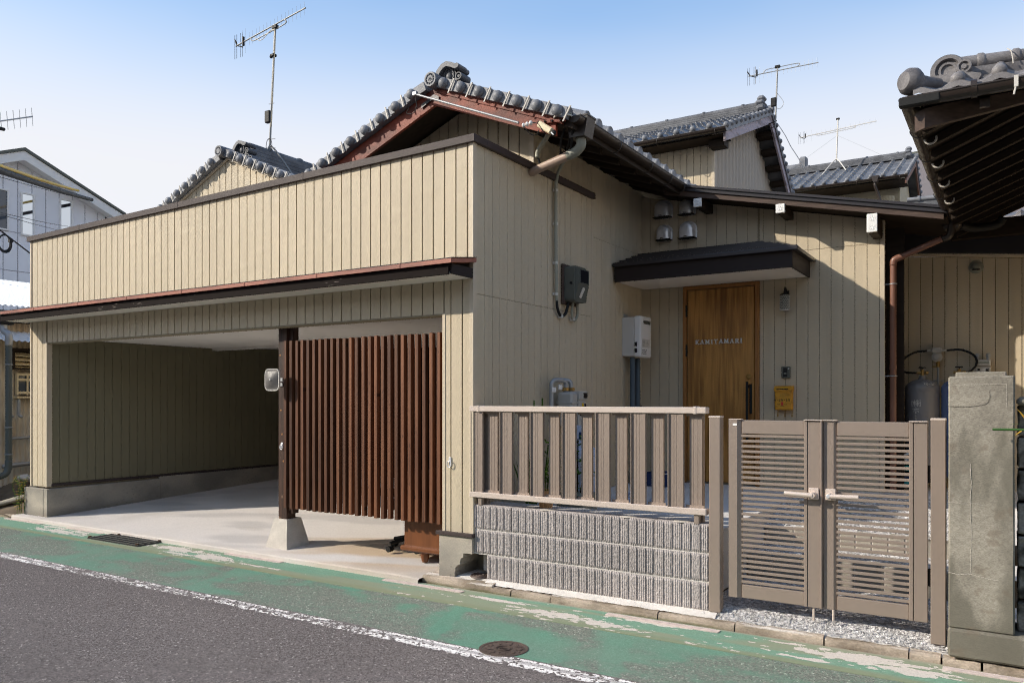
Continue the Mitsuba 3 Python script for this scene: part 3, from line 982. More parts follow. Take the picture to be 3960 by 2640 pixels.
part(HS, 'gable_wall', poly_prism([(-7.0, 2.9), (-3.635, 2.9), (-3.635, roof_line(-3.635, -.13)), (RX, RZ - .13), (-7.0, roof_line(-7.0, -.13))], 'y', 6.11, 6.2), 'm_backing')
panels(HS, (-7.0, 6.11, 0), (1, 0, 0), (0, -1, 0), 3.36, 3.0, lambda s: roof_line(-7.0 + s, -.14), .1142, .0125, .010, .03, name='gable_panel')
part(HS, 'corner_trim', B(-3.66, -3.612, 6.088, 6.13, 3.3, 3.86, .003), 'm_trim')
part(HS, 'side_wall', B(-3.76, -3.625, 6.2, 9.6, .2, 3.80), 'm_backing')
panels(HS, (-3.625, 7.25, 0), (0, 1, 0), (1, 0, 0), 8.55 - 7.25, .50, 3.82, .1142, .0045, .006, .0, splits=(3.095,))
panels(HS, (-3.625, 6.13, 0), (0, 1, 0), (1, 0, 0), 1.12, 3.40, 3.82, .1142, .0045, .006, .0)
# roof: underside boards, tiled top
for sgn, xe in ((1, -3.02), (-1, -7.0)):
    a, b = (RX, roof_line(RX, -.045)), (xe, roof_line(xe, -.045))
    part(HS, 'roof', poly_prism([a, b, (b[0], b[1] - .055), (a[0], a[1] - .055)], 'y', 5.705, 9.8), 'm_dark_wood')
    a, b = (RX, roof_line(RX, .03)), (xe, roof_line(xe, .03))
    part(HS, 'roof', poly_prism([a, b, (b[0], b[1] - .07), (a[0], a[1] - .07)], 'y', 5.72, 9.8), 'm_tile')
for y in np.arange(6.0, 8.6, .38):
    part(HS, 'rafter', poly_prism([(-3.66, roof_line(-3.66, -.102)), (-3.10, roof_line(-3.10, -.102)), (-3.10, roof_line(-3.10, -.15)), (-3.66, roof_line(-3.66, -.17))], 'y', y, y + .05), 'm_dark_wood')
verge_tiles(HS, RX, RZ, .405, 1, 5.635, 7, .1925, 'm_tile', .15)
verge_tiles(HS, RX, RZ, .395, -1, 5.635, 9, .189, 'm_tile', .215)
# end piece at the lower right verge
part(HS, 'bargeboard', poly_prism([(RX, RZ - .046), (-3.10, roof_line(-3.10, -.046)), (-3.10, roof_line(-3.10, -.092)), (RX, RZ - .085)], 'y', 5.672, 5.70), 'm_red')
part(HS, 'bargeboard', poly_prism([(RX + .002, RZ - .086), (-3.165, roof_line(-3.165, -.089)), (-3.165, roof_line(-3.165, -.20)), (RX + .002, RZ - .205)], 'y', 5.684, 5.715), 'm_red')
part(HS, 'bargeboard', poly_prism([(RX, RZ - .046), (-7.0, roof_line(-7.0, -.046)), (-7.0, roof_line(-7.0, -.205)), (RX, RZ - .205)], 'y', 5.687, 5.718), 'm_red')
part(HS, 'iron_strap', poly_prism([(-3.33, 3.742), (-3.06, 3.712), (-3.06, 3.69), (-3.33, 3.718)], 'y', 5.66, 5.668), 'm_red')
for x in (-3.31, -3.25, -3.18, -3.10):
    part(HS, 'bolt', ball((x, 5.655, 3.727 - .11 * (x + 3.31)), .010, 1), 'm_black')
part(HS, 'iron_plate', poly_prism([(-4.56, 4.09), (-4.42, 4.155), (-4.36, 4.13), (-4.36, 4.16), (-4.42, 4.19), (-4.56, 4.125)], 'y', 5.672, 5.68), 'm_dark_metal')
# ridge with disc and ornament
disc = lathe([(0, .012), (.032, .012), (.034, .004), (.046, .004), (.050, .014), (.064, .014), (.068, 0), (.068, -.30), (0, -.30)], 32, axis='y')
disc.apply_translation((RX + .025, 5.60, RZ - .005))
part(HS, 'ridge_disc', disc, 'm_tile', 35)
for a in np.arange(0, 2 * np.pi, np.pi / 5):
    part(HS, 'disc_bead', ball((RX + .025 + .040 * math.cos(a), 5.592, RZ - .005 + .040 * math.sin(a)), .0065, 1), 'm_tile', True)
for a in (0, 2.09, 4.19):
    P = [(RX + .025 + (.006 + .004 * t) * math.cos(a + .55 * t), 5.588, RZ - .005 + (.006 + .004 * t) * math.sin(a + .55 * t)) for t in range(5)]
    part(HS, 'disc_comma', tube(P, [.007, .006, .005, .004, .002], 6), 'm_tile', True)
oni(HS, (-4.325, 5.80, 4.305), .88, 'm_tile_dark')
ridge(HS, (RX, 5.92, RZ + .02), (RX, 9.7, RZ + .02), .2, .09, 'm_tile', .6, 2)
# eave on the yard side
et = cat([tube([[-3.30, 0, roof_line(-3.30, .045)], [-2.985, 0, roof_line(-2.985, .05)]], .05, 12), lathe([(0, -.014), (.054, -.01), (.058, 0), (.054, .012), (0, .012)], 16, (-2.985, 0, roof_line(-2.985, .05)), 'x')])
ed = mikit.ply(et, 'm_tile', 35)
for y in np.arange(5.90, 9.6, .2215):
    M = np.eye(4)
    M[1, 3] = y
    copy_part(HS, 'eave_tile', ed, M)
part(HS, 'eave_gutter', half_gutter((-3.0, 5.70, 3.735), (-3.0, 8.32, 3.735), .055), 'm_gutter_brown', 40)
for y in (6.48, 7.2, 7.72, 8.1):
    hook(HS, (-3.0, y, 3.70), .062, 'm_gutter_brown')
hp = thing('rain_hopper', 'brown rainwater hopper and bent pipe at the corner of the tiled eave', 'downpipe')
part(hp, 'box', poly_prism([(-3.10, 3.60), (-2.96, 3.60), (-2.93, 3.76), (-3.12, 3.76)], 'y', 5.80, 5.95), 'm_gutter_brown')
part(hp, 'rim', B(-3.125, -2.925, 5.795, 5.955, 3.755, 3.775, .004), 'm_gutter_brown')
part(hp, 'elbow', tube(curve([(-3.03, 5.87, 3.61), (-3.035, 5.885, 3.55), (-3.09, 5.90, 3.51), (-3.17, 5.91, 3.495)], 6), .042, 12), 'm_grey_plastic', True)
part(hp, 'pipe', tube([(-3.15, 5.91, 3.497), (-3.62, 6.02, 3.44)], .036, 12), 'm_pipe_taupe', True)

# ---------------------------------------------------------------- the entrance wing with its lean-to roof
EW = thing('entrance_wing', 'low beige entrance wing with wooden door, canopy and dark sloping roof', 'house')
YD = 8.555


def shed_z(x):
    return 3.745 - .2216 * (x + 3.08)


part(EW, 'wall', poly_prism([(-3.6, .3), (-1.07, .3), (-1.07, shed_z(-1.07) - .09), (-3.6, shed_z(-3.6) - .09)], 'y', YD + .012, YD + .12), 'm_backing')
DX0, DX1, DZ0, DZ1 = -3.115, -2.275, .51, 2.695
for a, b, z0, st in ((-3.630, DX0, .5, .0), (DX0, DX1, DZ1 + .005, -.08), (DX1, -1.085, .5, -.069)):
    panels(EW, (a, YD + .012, 0), (1, 0, 0), (0, -1, 0), b - a, z0, lambda s, a=a: shed_z(a + s) - .095, .1128, .006, .007, st, splits=(2.98,) if a > -2.5 else ())
part(EW, 'corner_trim', B(-1.10, -1.055, YD - .002, YD + .03, .5, 3.2, .003), 'm_trim')
part(EW, 'side_wall', B(-1.13, -1.06, YD + .03, 9.4, .3, 3.2), 'm_dark_wood')  # clad wall in a dark material that stands in for its shade
part(EW, 'timber_screen', B(-1.053, -.90, 8.70, 8.74, .5, 3.14), 'm_dark_wood', label='dark timber panel added beside the downpipe to darken the strip and block sun')  # panel added to darken this strip and block sun on the wall behind
# roof edge towards the street
part(EW, 'roof', hexa([(-3.3, 8.20, shed_z(-3.3) - .045), (-.43, 8.20, shed_z(-.43) - .045), (-3.3, 10.4, shed_z(-3.3) - .045), (-.43, 10.4, shed_z(-.43) - .045), (-3.3, 8.20, shed_z(-3.3) - .02), (-.43, 8.20, shed_z(-.43) - .02), (-3.3, 10.4, shed_z(-3.3) - .02), (-.43, 10.4, shed_z(-.43) - .02)]), 'm_dark_metal')
part(EW, 'roof_edge', poly_prism([(-3.25, shed_z(-3.25) - .012), (-.44, shed_z(-.44) - .012), (-.44, shed_z(-.44) + .014), (-3.25, shed_z(-3.25) + .014)], 'y', 8.135, 8.26), 'm_dark_metal')
part(EW, 'roof_edge', poly_prism([(-3.25, shed_z(-3.25) - .05), (-.44, shed_z(-.44) - .05), (-.44, shed_z(-.44) - .0125), (-3.25, shed_z(-3.25) - .0125)], 'y', 8.155, 8.22), 'm_dark_metal')
part(EW, 'verge_board', poly_prism([(-3.2, shed_z(-3.2) - .105), (-.52, shed_z(-.52) - .105), (-.52, shed_z(-.52) - .051), (-3.2, shed_z(-3.2) - .051)], 'y', 8.175, 8.215), 'm_verge_board')
part(EW, 'roof_boards', hexa([(-3.3, 8.216, shed_z(-3.3) - .085), (-.5, 8.216, shed_z(-.5) - .085), (-3.3, 10.3, shed_z(-3.3) - .085), (-.5, 10.3, shed_z(-.5) - .085), (-3.3, 8.216, shed_z(-3.3) - .047), (-.5, 8.216, shed_z(-.5) - .047), (-3.3, 10.3, shed_z(-3.3) - .047), (-.5, 10.3, shed_z(-.5) - .047)]), 'm_dark_wood')
for x, w, y, zb, ro in ((-2.82, .080, 8.16, 3.480, 1), (-1.963, .080, 8.16, 3.308, 1), (-1.116, .085, 8.16, 3.020, 2)):
    part(EW, 'purlin', B(x - w / 2, x + w / 2, y + .004, 8.56, zb, shed_z(x) - .112, .003), 'm_dark_wood')
    zt = zb + (.088 if ro == 1 else .172)
    k = uniq(EW + '__purlin_cap')
    scene[k] = mikit.ply(B(x - w / 2 - .003, x + w / 2 + .003, y - .008, y + .02, zb - .002, zt, .003), 'm_white')
    for i in range(ro):
        zc = zb + .044 + i * .084
        part_of(k, 'rosette', cat([tube([[x + .028 * math.cos(a), y - .008, zc + .028 * math.sin(a)] for a in np.linspace(0, 2 * np.pi, 20)], .0028, 6, False)] +
                                  [ball((x + .016 * math.cos(a), y - .008, zc + .016 * math.sin(a)), .0088, 1, (1, .5, 1)) for a in np.arange(5) * 2 * np.pi / 5 + 1.57]), 'm_white', True)
# door
D = uniq(EW + '__door')
scene[D] = mikit.ply(B(-3.068, -2.325, YD - .012, YD + .03, DZ0 + .02, 2.648, .004), 'm_door', False)
labels[D] = {'label': 'brown wooden door with metal letters'}
fr = cat([B(DX0, -3.078, YD - .03, YD + .05, DZ0, DZ1, .004), B(-2.315, DX1, YD - .03, YD + .05, DZ0, DZ1, .004), B(-3.078, -2.315, YD - .029, YD + .05, 2.656, DZ1, .004)])
part(EW, 'door_frame', fr, 'm_door_frame')
part(EW, 'door_frame', B(-3.08, -2.31, YD + .031, YD + .06, DZ0, 2.66), 'm_black')
for z in (2.42, 1.98):
    part_of(D, 'hinge', lathe([(0, 0), (.010, 0), (.010, .13), (0, .13)], 10, (-3.075, YD - .024, z - .065)), 'm_black', 40)
part_of(D, 'lock', lathe([(0, .012), (.014, .012), (.017, .02), (.024, .016), (.028, 0), (0, 0)], 20, (-2.385, YD - .012, 1.678), 'y'), 'm_brass', 40)
part_of(D, 'handle', cat([B(-2.40, -2.378, YD - .07, YD - .05, .98, 1.625, .004), B(-2.397, -2.381, YD - .055, YD - .01, 1.56, 1.59), B(-2.397, -2.381, YD - .055, YD - .01, 1.03, 1.06)]), 'm_black')
part_of(D, 'handle_plate', B(-2.376, -2.350, YD - .022, YD - .008, 1.28, 1.60, .003), 'm_black')


def serif_word(word, h, depth):
    """Slab-serif capitals from strokes, reading along +x; returns one mesh per letter."""
    S = .17
    th, tn = .20, .10
    glyph = {
        'K': (.80, [((.2, 0), (.2, 1), th), ((.2, .42), (.72, 1), tn), ((.36, .56), (.74, 0), th)], [(.2, 0), (.2, 1), (.72, 1), (.76, 0)]),
        'A': (.84, [((.12, 0), (.42, 1), tn), ((.42, 1), (.72, 0), th), ((.22, .34), (.62, .34), tn)], [(.12, 0), (.72, 0)]),
        'M': (.98, [((.14, 0), (.16, 1), tn), ((.18, 1), (.47, .12), th), ((.47, .12), (.78, 1), tn), ((.80, 1), (.82, 0), th)], [(.14, 0), (.82, 0), (.12, 1), (.84, 1)]),
        'I': (.44, [((.22, 0), (.22, 1), th)], [(.22, 0), (.22, 1)]),
        'T': (.80, [((.40, 0), (.40, 1), th), ((.08, .96), (.72, .96), tn)], [(.40, 0)]),
        'R': (.80, [((.2, 0), (.2, 1), th), ((.2, .96), (.5, .96), tn), ((.2, .48), (.5, .48), tn), ((.5, .96), (.64, .84), tn * 1.2), ((.64, .84), (.64, .60), th * .9), ((.64, .60), (.5, .48), tn * 1.2), ((.42, .48), (.72, 0), th)], [(.2, 0), (.2, 1), (.74, 0)]),
    }
    out, x = [], 0.0
    for ch in word:
        w, st, se = glyph[ch]
        g = [LineString([a, b]).buffer(t / 2, cap_style='flat') for a, b, t in st] + [sbox(a - S, b - (.0 if b < .5 else .09), a + S, b + (.09 if b < .5 else .0)) for a, b in se]
        if ch == 'T':
            g += [sbox(.04, .76, .11, 1.0), sbox(.69, .76, .76, 1.0)]
        s = affinity.translate(affinity.scale(unary_union(g), h, h, origin=(0, 0)), x, 0)
        out.append(ext(s, depth))
        x += (w + .26) * h
    return out, x


ls, wd = serif_word('KAMITAMARI', .048, .012)
for q in ls:
    q.apply_scale([.535 / wd, 1, 1])
    part_of(D, 'letter', to_plane(q, (-2.975, YD - .0125, 2.045), *FRONT), 'm_letter')
# canopy over the door
CN = uniq(EW + '__canopy')
CX0, CX1, CY0, CZ = -3.60, -1.755, 7.76, 2.70
scene[CN] = mikit.ply(B(CX0, CX1 - .02, CY0 + .02, YD - .012, CZ, CZ + .012), 'm_soffit')
labels[CN] = {'label': 'dark metal door canopy with pale underside'}
part_of(CN, 'fascia', cat([B(CX0, CX1, CY0, CY0 + .019, CZ - .012, CZ + .15, .003), B(CX1 - .019, CX1, CY0 + .02, YD - .014, CZ - .012, CZ + .15, .003)]), 'm_canopy_face')
part_of(CN, 'edge', cat([B(CX0 - .005, CX1 + .055, CY0 - .045, CY0 - .02, CZ + .145, CZ + .182, .004), B(CX1 + .03, CX1 + .055, CY0 - .018, YD - .012, CZ + .145, CZ + .182, .004), B(CX0, CX1 + .05, CY0 - .03, YD - .012, CZ + .151, CZ + .158)]), 'm_dark_metal')
for k in range(5):
    t0, t1 = k / 5, (k + 1) / 5
    y0, y1, z0, z1 = CY0 - .04 + t0 * .83, CY0 - .04 + t1 * .83, CZ + .184 + t0 * .25, CZ + .170 + t1 * .25
    x0, x1 = CX1 + .05 - t0 * .62, CX1 + .05 - t1 * .62
    q = hexa([(CX0, y0, z0 - .012), (x0, y0, z0 - .012), (CX0, y1, z1 - .012), (x1, y1, z1 - .012), (CX0, y0, z0 + .006), (x0, y0, z0 + .006), (CX0, y1, z1 + .001), (x1, y1, z1 + .001)])
    r = hexa([(x0, y0, z0 - .014), (CX1 + .05, y0, CZ + .17), (x1, y1, z1 - .014), (CX1 + .05, y1, CZ + .17), (x0, y0, z0 + .004), (CX1 + .05, y0, CZ + .183), (x1, y1, z1 - .001), (CX1 + .05, y1, CZ + .183)])
    part_of(CN, 'roof_sheet', cat([q, r]), 'm_dark_metal')

# wall and eave at the right behind the gas cylinders
SW = thing('side_building', 'shaded beige clad wall with dark eave behind the gas cylinders', 'building')
part(SW, 'wall', poly_prism([(-1.06, .3), (2.2, .3), (2.2, 2.65), (-1.06, 2.97)], 'y', 9.412, 9.5), 'm_backing')
panels(SW, (-1.06, 9.412, 0), (1, 0, 0), (0, -1, 0), 2.4, .5, lambda s: 2.965 - .105 * s, .113, .008, .010, .02)
part(SW, 'trim', poly_prism([(-1.05, 2.972), (2.2, 2.63), (2.2, 2.655), (-1.05, 2.997)], 'y', 9.36, 9.41), 'm_trim')
part(SW, 'eave_board', poly_prism([(-1.12, 3.0), (2.2, 2.66), (2.2, 2.90), (-1.12, 3.24)], 'y', 9.30, 9.40), 'm_dark_metal')
part(SW, 'roof', hexa([(-1.1, 9.3, 3.24), (2.2, 9.3, 2.9), (-1.1, 11.5, 3.3), (2.2, 11.5, 2.96), (-1.1, 9.3, 3.26), (2.2, 9.3, 2.92), (-1.1, 11.5, 3.34), (2.2, 11.5, 3.0)]), 'm_dark_metal')

# ---------------------------------------------------------------- post, mirror and slatted screen in the garage opening
PX0, PX1, PY0, PY1 = -6.00, -5.885, 5.27, 5.385
p = thing('wooden_post', 'dark brown timber post on a tapered concrete foot at the garage opening', 'post')
part(p, 'shaft', B(PX0, PX1, PY0, PY1, .27, 2.18, .004), 'm_post')
fx, fy = (PX0 + PX1) / 2 - .012, (PY0 + PY1) / 2 + .02
q = hexa([(fx + sx * w, fy + sy * w, z) for z, w in ((.0, .15), (.285, .088)) for sy in (-1, 1) for sx in (-1, 1)])
q = q.subdivide().subdivide().subdivide()
q.vertices += smooth_noise(q.vertices, 30, .002, 2)[:, None]
part(p, 'foot', q, 'm_foot', 40, label='pale tapered concrete foot')
part(p, 'latch', cat([B(-5.955, -5.925, PY0 - .012, PY0, .965, 1.02, .003), tube([[-5.94 + .018 * math.cos(a), PY0 - .018, .975 + .024 * math.sin(a)] for a in np.linspace(0, 6.28, 16)], .005, 6, False), ball((-5.94, PY0 - .015, .975), .009, 1)]), 'm_steel', True)
part(p, 'knot', cat([lathe([(0, .002), (.009, .001), (.010, -.002)], 12, (x, PY0, z), 'y') for x, z in ((-5.975, 1.86), (-5.965, 1.33), (-5.93, .84), (-5.95, 1.10))]), 'm_door_frame')
part(p, 'brace_block', B(PX1 + .001, PX1 + .05, PY0 + .03, PY1 - .01, .34, 2.18), 'm_post')
mr = thing('traffic_mirror', 'grey backed square convex mirror fixed to the dark garage post', 'mirror')
sq = sbox(-.088, -.100, .088, .100).buffer(-.045).buffer(.045)
gx = np.linspace(-.080, .080, 13)
back = ext(sq.segmentize(.02), .012)
back2 = grid(gx, gx, lambda x, y: .012 + .028 * np.cos(x / .080 * 1.5) * np.cos(y / .080 * 1.5))
c0 = (-5.908, PY0 - .15, 1.62)
MU, MV = (math.cos(.05), math.sin(.05), 0), (0, 0, 1)
part(mr, 'back', to_plane(cat([back, back2]), c0, MU, MV), 'm_mirror_back', 40)
part(mr, 'rim', to_plane(ext(sq.buffer(.005).difference(sq.buffer(-.006)), .018), np.array(c0) + np.array([math.sin(.05), -math.cos(.05), 0]) * -.006, MU, MV), 'm_offwhite')
part(mr, 'glass', to_plane(ext(sq.buffer(-.004), .004), np.array(c0) - np.array([math.sin(.05), -math.cos(.05), 0]) * .004, MU, MV), 'm_steel')
part(mr, 'bracket', cat([tube([np.array(c0) + [.01, -.045, 0], (PX1 - .03, PY0 - .045, 1.60), (PX1 - .03, PY0 - .001, 1.60)], .008), B(PX0 + .02, PX0 + .07, PY0 - .012, PY0 - .001, 1.56, 1.64, .003)]), 'm_galv', 40)

LS = thing('slatted_screen', 'reddish brown vertical slat screen hung across the right half of the garage opening', 'screen')
LX0, LX1, LY = -5.875, -3.945, 5.225
n = 26
for i in range(n):
    x = LX0 + .002 + i * .0763
    if x + .036 > LX1 + .02:
        break
    t = rng.uniform(-.004, .004)
    part(LS, 'slat', B(x, x + .036, LY + t, LY + .045 + t, .398 + rng.uniform(-.004, .004), 1.988 + rng.uniform(-.004, .004), .002), 'm_slat')
for z in (.62, 1.2, 1.78):
    part(LS, 'rail', B(LX0 - .01, LX1, LY + .052, LY + .085, z - .035, z + .035, .003), 'm_dark_wood')
part(LS, 'stile', B(LX1 - .05, LX1, LY + .052, LY + .10, .40, 1.98, .003), 'm_dark_wood')
cb = thing('cabinet', 'reddish brown wooden cabinet on round feet half hidden behind the slat screen', 'cabinet')
part(cb, 'body', B(-4.50, -3.98, 5.36, 5.80, .155, .80, .004), 'm_cabinet')
part(cb, 'plinth', B(-4.53, -3.955, 5.33, 5.82, .115, .16, .012), 'm_cabinet')
for x, y in ((-4.30, 5.40), (-4.02, 5.40), (-4.46, 5.74)):
    part(cb, 'foot', lathe([(0, 0), (.024, 0), (.034, .03), (.040, .06), (.038, .11), (0, .115)], 16, (x, y, .018 + (y - 5) * .02)), 'm_cabinet', 40)
ch = thing('swivel_chair', 'black castor chair base on the garage floor beside the cabinet', 'chair')
for a in np.arange(5) * 2 * math.pi / 5 + .55:
    e = (-4.72 + .24 * math.cos(a), 5.75 + .24 * math.sin(a))
    part(ch, 'leg', tube([[-4.72, 5.75, .16], [e[0], e[1], .115]], [.024, .02, .016], 8), 'm_black', 40)
    part(ch, 'castor', cat([lathe([(0, -.012), (.026, -.012), (.028, -.008), (.028, .008), (.026, .012), (0, .012)], 16, (e[0], e[1] + s, .068), 'y') for s in (-.016, .016)]), 'm_black', 40)
part(ch, 'column', tube([[-4.72, 5.75, .12], [-4.72, 5.75, .42]], .028, 12), 'm_black', 40)
part(ch, 'seat', B(-4.95, -4.49, 5.53, 5.97, .42, .50, .03), 'm_black')
pl = thing('pier_hook', 'small steel hook and ring on the right garage pier', 'hook')
part(pl, 'plate', B(-3.835, -3.812, YF - .012, YF, .90, .97, .003), 'm_steel')
part(pl, 'ring', tube([[-3.823 + .020 * math.cos(a), YF - .022, .915 + .026 * math.sin(a)] for a in np.linspace(0, 6.28, 16)], .004, 6, False), 'm_steel', True)

# ---------------------------------------------------------------- block wall with aluminium fence
BW = thing('block_wall', 'low grey wall of split ribbed concrete blocks under the fence', 'wall')
BY = 5.135


def rib_block(x0, x1, z0, z1, seed):
    nx = int((x1 - x0) / .0026)
    nz = 12
    xs = np.linspace(x0, x1, nx)
    zs = np.linspace(z0, z1, nz)
    X, Z = np.meshgrid(xs, zs)
    u = ((X + 3.64) % .065) / .065
    w = np.abs(u - .5) * 2
    prof = np.where(w > .82, 0.021, 0.0)
    fine = .0022 * (np.cos(2 * np.pi * (u * 4.6 + .3)))
    D = prof + np.where(w > .82, 0, fine)
    pts = np.stack([X, 0 * X, Z], -1)
    D = D + smooth_noise(pts * [1.6, 1, .9], 120, .0030, seed) * (w < .84) + .001
    e = np.minimum(np.minimum(X - x0, x1 - X), np.minimum(Z - z0, z1 - Z))
    D = D + np.where(e < .003, .008, 0)
    v = np.stack([X, BY + D, Z], -1).reshape(-1, 3)
    f = []
    for j in range(nz - 1):
        a = j * nx + np.arange(nx - 1)
        f += [np.stack([a, a + 1, a + nx + 1], 1), np.stack([a, a + nx + 1, a + nx], 1)]
    face = mesh_of(v, np.vstack(f))
    body = B(x0, x1, BY + .009, BY + .12, z0, z1, .002)
    return cat([face, body])


xj = [-3.605, -3.25, -2.862, -2.474, -2.086, -1.697]
zj = [(.026, .212), (.222, .405), (.413, .602)]
for r, (z0, z1) in enumerate(zj):
    for k in range(5):
        a, b = xj[k] + .002, xj[k + 1] - .002
        if k == 0:
            a = -3.478 if r == 0 else -3.588 if r == 1 else -3.606
        part(BW, 'block', rib_block(a, b, z0, z1, 10 * r + k), 'm_block')
part(BW, 'mortar', B(-3.60, -1.70, BY + .012, BY + .115, .214, .412), 'm_mortar')
part(BW, 'mortar', B(-3.475, -1.70, BY + .012, BY + .115, .01, .213), 'm_mortar')
for x in (-2.96, -2.30, -1.9):
    part(BW, 'coping_mortar', lathe([(0, .004), (.05, .003), (.06, 0)], 14, (x, BY + .055, .602)), 'm_foot')
nk = thing('drain_niche', 'dark broken recess beside the drain lid under the garage pier', 'recess')
part(nk, 'back', B(-3.76, -3.46, 5.42, 5.5, -.05, .23), 'm_concrete')
part(nk, 'side', B(-3.477, -3.44, 5.25, 5.46, -.05, .21), 'm_concrete')
part(nk, 'floor', B(-3.76, -3.45, 5.14, 5.42, -.06, .022), 'm_mortar')
dl = thing('inspection_cover', 'small round ribbed iron cover under the broken pier foot', 'cover')
part(dl, 'disc', lathe([(0, .006), (.088, .006), (.092, 0), (0, 0)], 28, (-3.575, 5.21, .026)), 'm_iron', 40)
for r in (.02, .042, .064, .084):
    part(dl, 'ring', tube([[-3.575 + r * math.cos(a), 5.21 + r * math.sin(a), .033] for a in np.linspace(0, 6.28, 28)], .0045, 6, False), 'm_iron', True)

FN = thing('aluminium_fence', 'bronze grey aluminium slat fence on the ribbed block wall', 'fence')
FX0, FX1, FY = -3.635, -1.712, 5.147
part(FN, 'top_rail', B(FX0, FX1, FY - .025, FY + .045, 1.338, 1.381, .004), 'm_alu_light')
part(FN, 'bottom_rail', B(FX0, FX1, FY - .025, FY + .045, .662, .704, .004), 'm_alu_light')
for x in (-3.56, -1.80):
    part(FN, 'rail_clip', B(x, x + .022, FY - .029, FY + .049, 1.334, 1.386, .003), 'm_alu_light')
    part(FN, 'post', B(x - .0, x + .034, FY - .01, FY + .032, .60, .662, .002), 'm_alu')
part(FN, 'post', B(-3.545, -3.505, FY + .047, FY + .085, .60, 1.36, .002), 'm_alu')
part(FN, 'post', B(-1.795, -1.755, FY + .047, FY + .085, .60, 1.36, .002), 'm_alu')


def grooved_board(x0, x1, y, z0, z1, ribs):
    w = x1 - x0
    top = [(x0, y)]
    for r in ribs:
        c = x0 + w * r
        top += [(c - .0035, y), (c - .002, y + .0022), (c + .002, y + .0022), (c + .0035, y)]
    top += [(x1, y), (x1, y + .022), (x0, y + .022)]
    return poly_prism(top, 'z', z0, z1)


for i in range(7):
    x = FX0 + .018 + i * .2735
    part(FN, 'slat', cat([grooved_board(x, x + .098, FY - .012, .705, 1.337, (.14, .40, .60)), B(x - .004, x + .001, FY - .024, FY + .01, .705, 1.337), B(x + .099, x + .103, FY - .016, FY + .01, .705, 1.337)]), 'm_alu')
    x2 = x + .135
    part(FN, 'slat', cat([grooved_board(x2, x2 + .086, FY + .022, .705, 1.337, (.36, .70)), B(x2 - .024, x2 + .105, FY + .014, FY + .02, .705, .722), B(x2 - .024, x2 + .105, FY + .014, FY + .02, 1.322, 1.337)]), 'm_alu')

# ---------------------------------------------------------------- double gate
for nm, lab, x0, x1, z1 in (('gate_post', 'bronze grey square gate post at the right end of the fence', -1.695, -1.620, 1.324), ('gate_post', 'bronze grey square gate post beside the concrete pillar', -.392, -.316, 1.324)):
    k = thing(nm, lab, 'post')
    part(k, 'shaft', B(x0, x1, 5.13, 5.205, .03, z1 - .012, .003), 'm_alu')
    part(k, 'cap', B(x0 - .002, x1 + .002, 5.128, 5.207, z1 - .013, z1, .003), 'm_alu_light')


def gate(label, x0, x1, left):
    k = thing('gate_leaf', label, 'gate')
    zb, zt, y = .143, 1.302, 5.145
    wo, wi = (.082, .108) if left else (.108, .078)
    a0, a1, b0, b1 = x0, x0 + wo, x1 - wi, x1
    if left:
        st = [poly_prism([(a0, y), (a0 + .055, y), (a1, y + .022), (a1, y + .045), (a0, y + .045)], 'z', zb, zt), cat([B(b0, b0 + .02, y - .004, y + .045, zb, zt, .002), B(b0 + .022, b1 - .012, y, y + .045, zb, zt, .002), B(b1 - .011, b1, y - .012, y + .045, zb, zt, .003)])]
    else:
        st = [poly_prism([(a0, y + .012), (a0 + .058, y + .012), (a1 - .03, y + .03), (a1 - .03, y + .045), (a0, y + .045)], 'z', zb, zt), cat([B(b0 - .018, b0 + .004, y - .004, y + .045, zb, zt, .002), B(b0 + .006, b1, y, y + .045, zb, zt, .002)])]
        a1 -= .03
        b0 -= .018
    for q in st:
        part(k, 'stile', q, 'm_alu')
    part(k, 'top_rail', B(a1 + .001, b0 - .001, y + .012, y + .04, zt - .092, zt - .004, .003), 'm_alu')
    part(k, 'bottom_rail', B(a1 + .001, b0 - .001, y + .012, y + .04, zb, zb + .086, .003), 'm_alu')
    ns = 29
    for i in range(ns):
        z = zb + .104 + i * (zt - .092 - zb - .118) / (ns - 1)
        part(k, 'slat', B(a1 - .004, b0 + .004, y + .016, y + .034, z - .0085, z + .0085, .002), 'm_alu')
    part(k, 'cap', cat([B(x0, a1, y - .001, y + .046, zt, zt + .005)]), 'm_alu_light')
    part(k, 'cap', B(b0, x1, y - .013, y + .046, zt, zt + .005), 'm_alu_light')
    hx = x1 - .048 if left else x0 + .045
    part(k, 'lock_plate', B(hx - .030, hx + .030, y - .016, y + .011, .815, .885, .004), 'm_alu_light')
    s = -1 if left else 1
    h = cat([lathe([(0, .05), (.016, .05), (.019, .046), (.019, 0), (0, 0)], 16, (hx, y - .016, .845), 'y'), tube([[hx, y - .058, .845], [hx + s * .10, y - .062, .847], [hx + s * .165, y - .058, .849]], [.015, .0145, .0145], 12)])
    part(k, 'handle', h, 'm_alu_light', 40)
    if not left:
        part(k, 'key_cylinder', lathe([(0, .055), (.009, .055), (.012, .052), (.012, .03)], 16, (hx - .004, y - .018, .845), 'y'), 'm_steel', 40)
    bx = x1 - .055 if left else x0 + .055
    part(k, 'drop_bolt', tube([[bx, y + .02, zb + .01], [bx, y + .02, .06 if left else .075]], .0075, 10), 'm_alu_light', 40)
    if left:
        part(k, 'maker_plate', B(x0 + .028, x0 + .054, y - .002, y, 1.262, 1.277), 'm_white')
    else:
        for z in (.40, 1.0):
            part(k, 'hinge', tube([[x1 + .008, y + .03, z - .05], [x1 + .008, y + .03, z + .05]], .010, 10), 'm_black', 40)
    return k


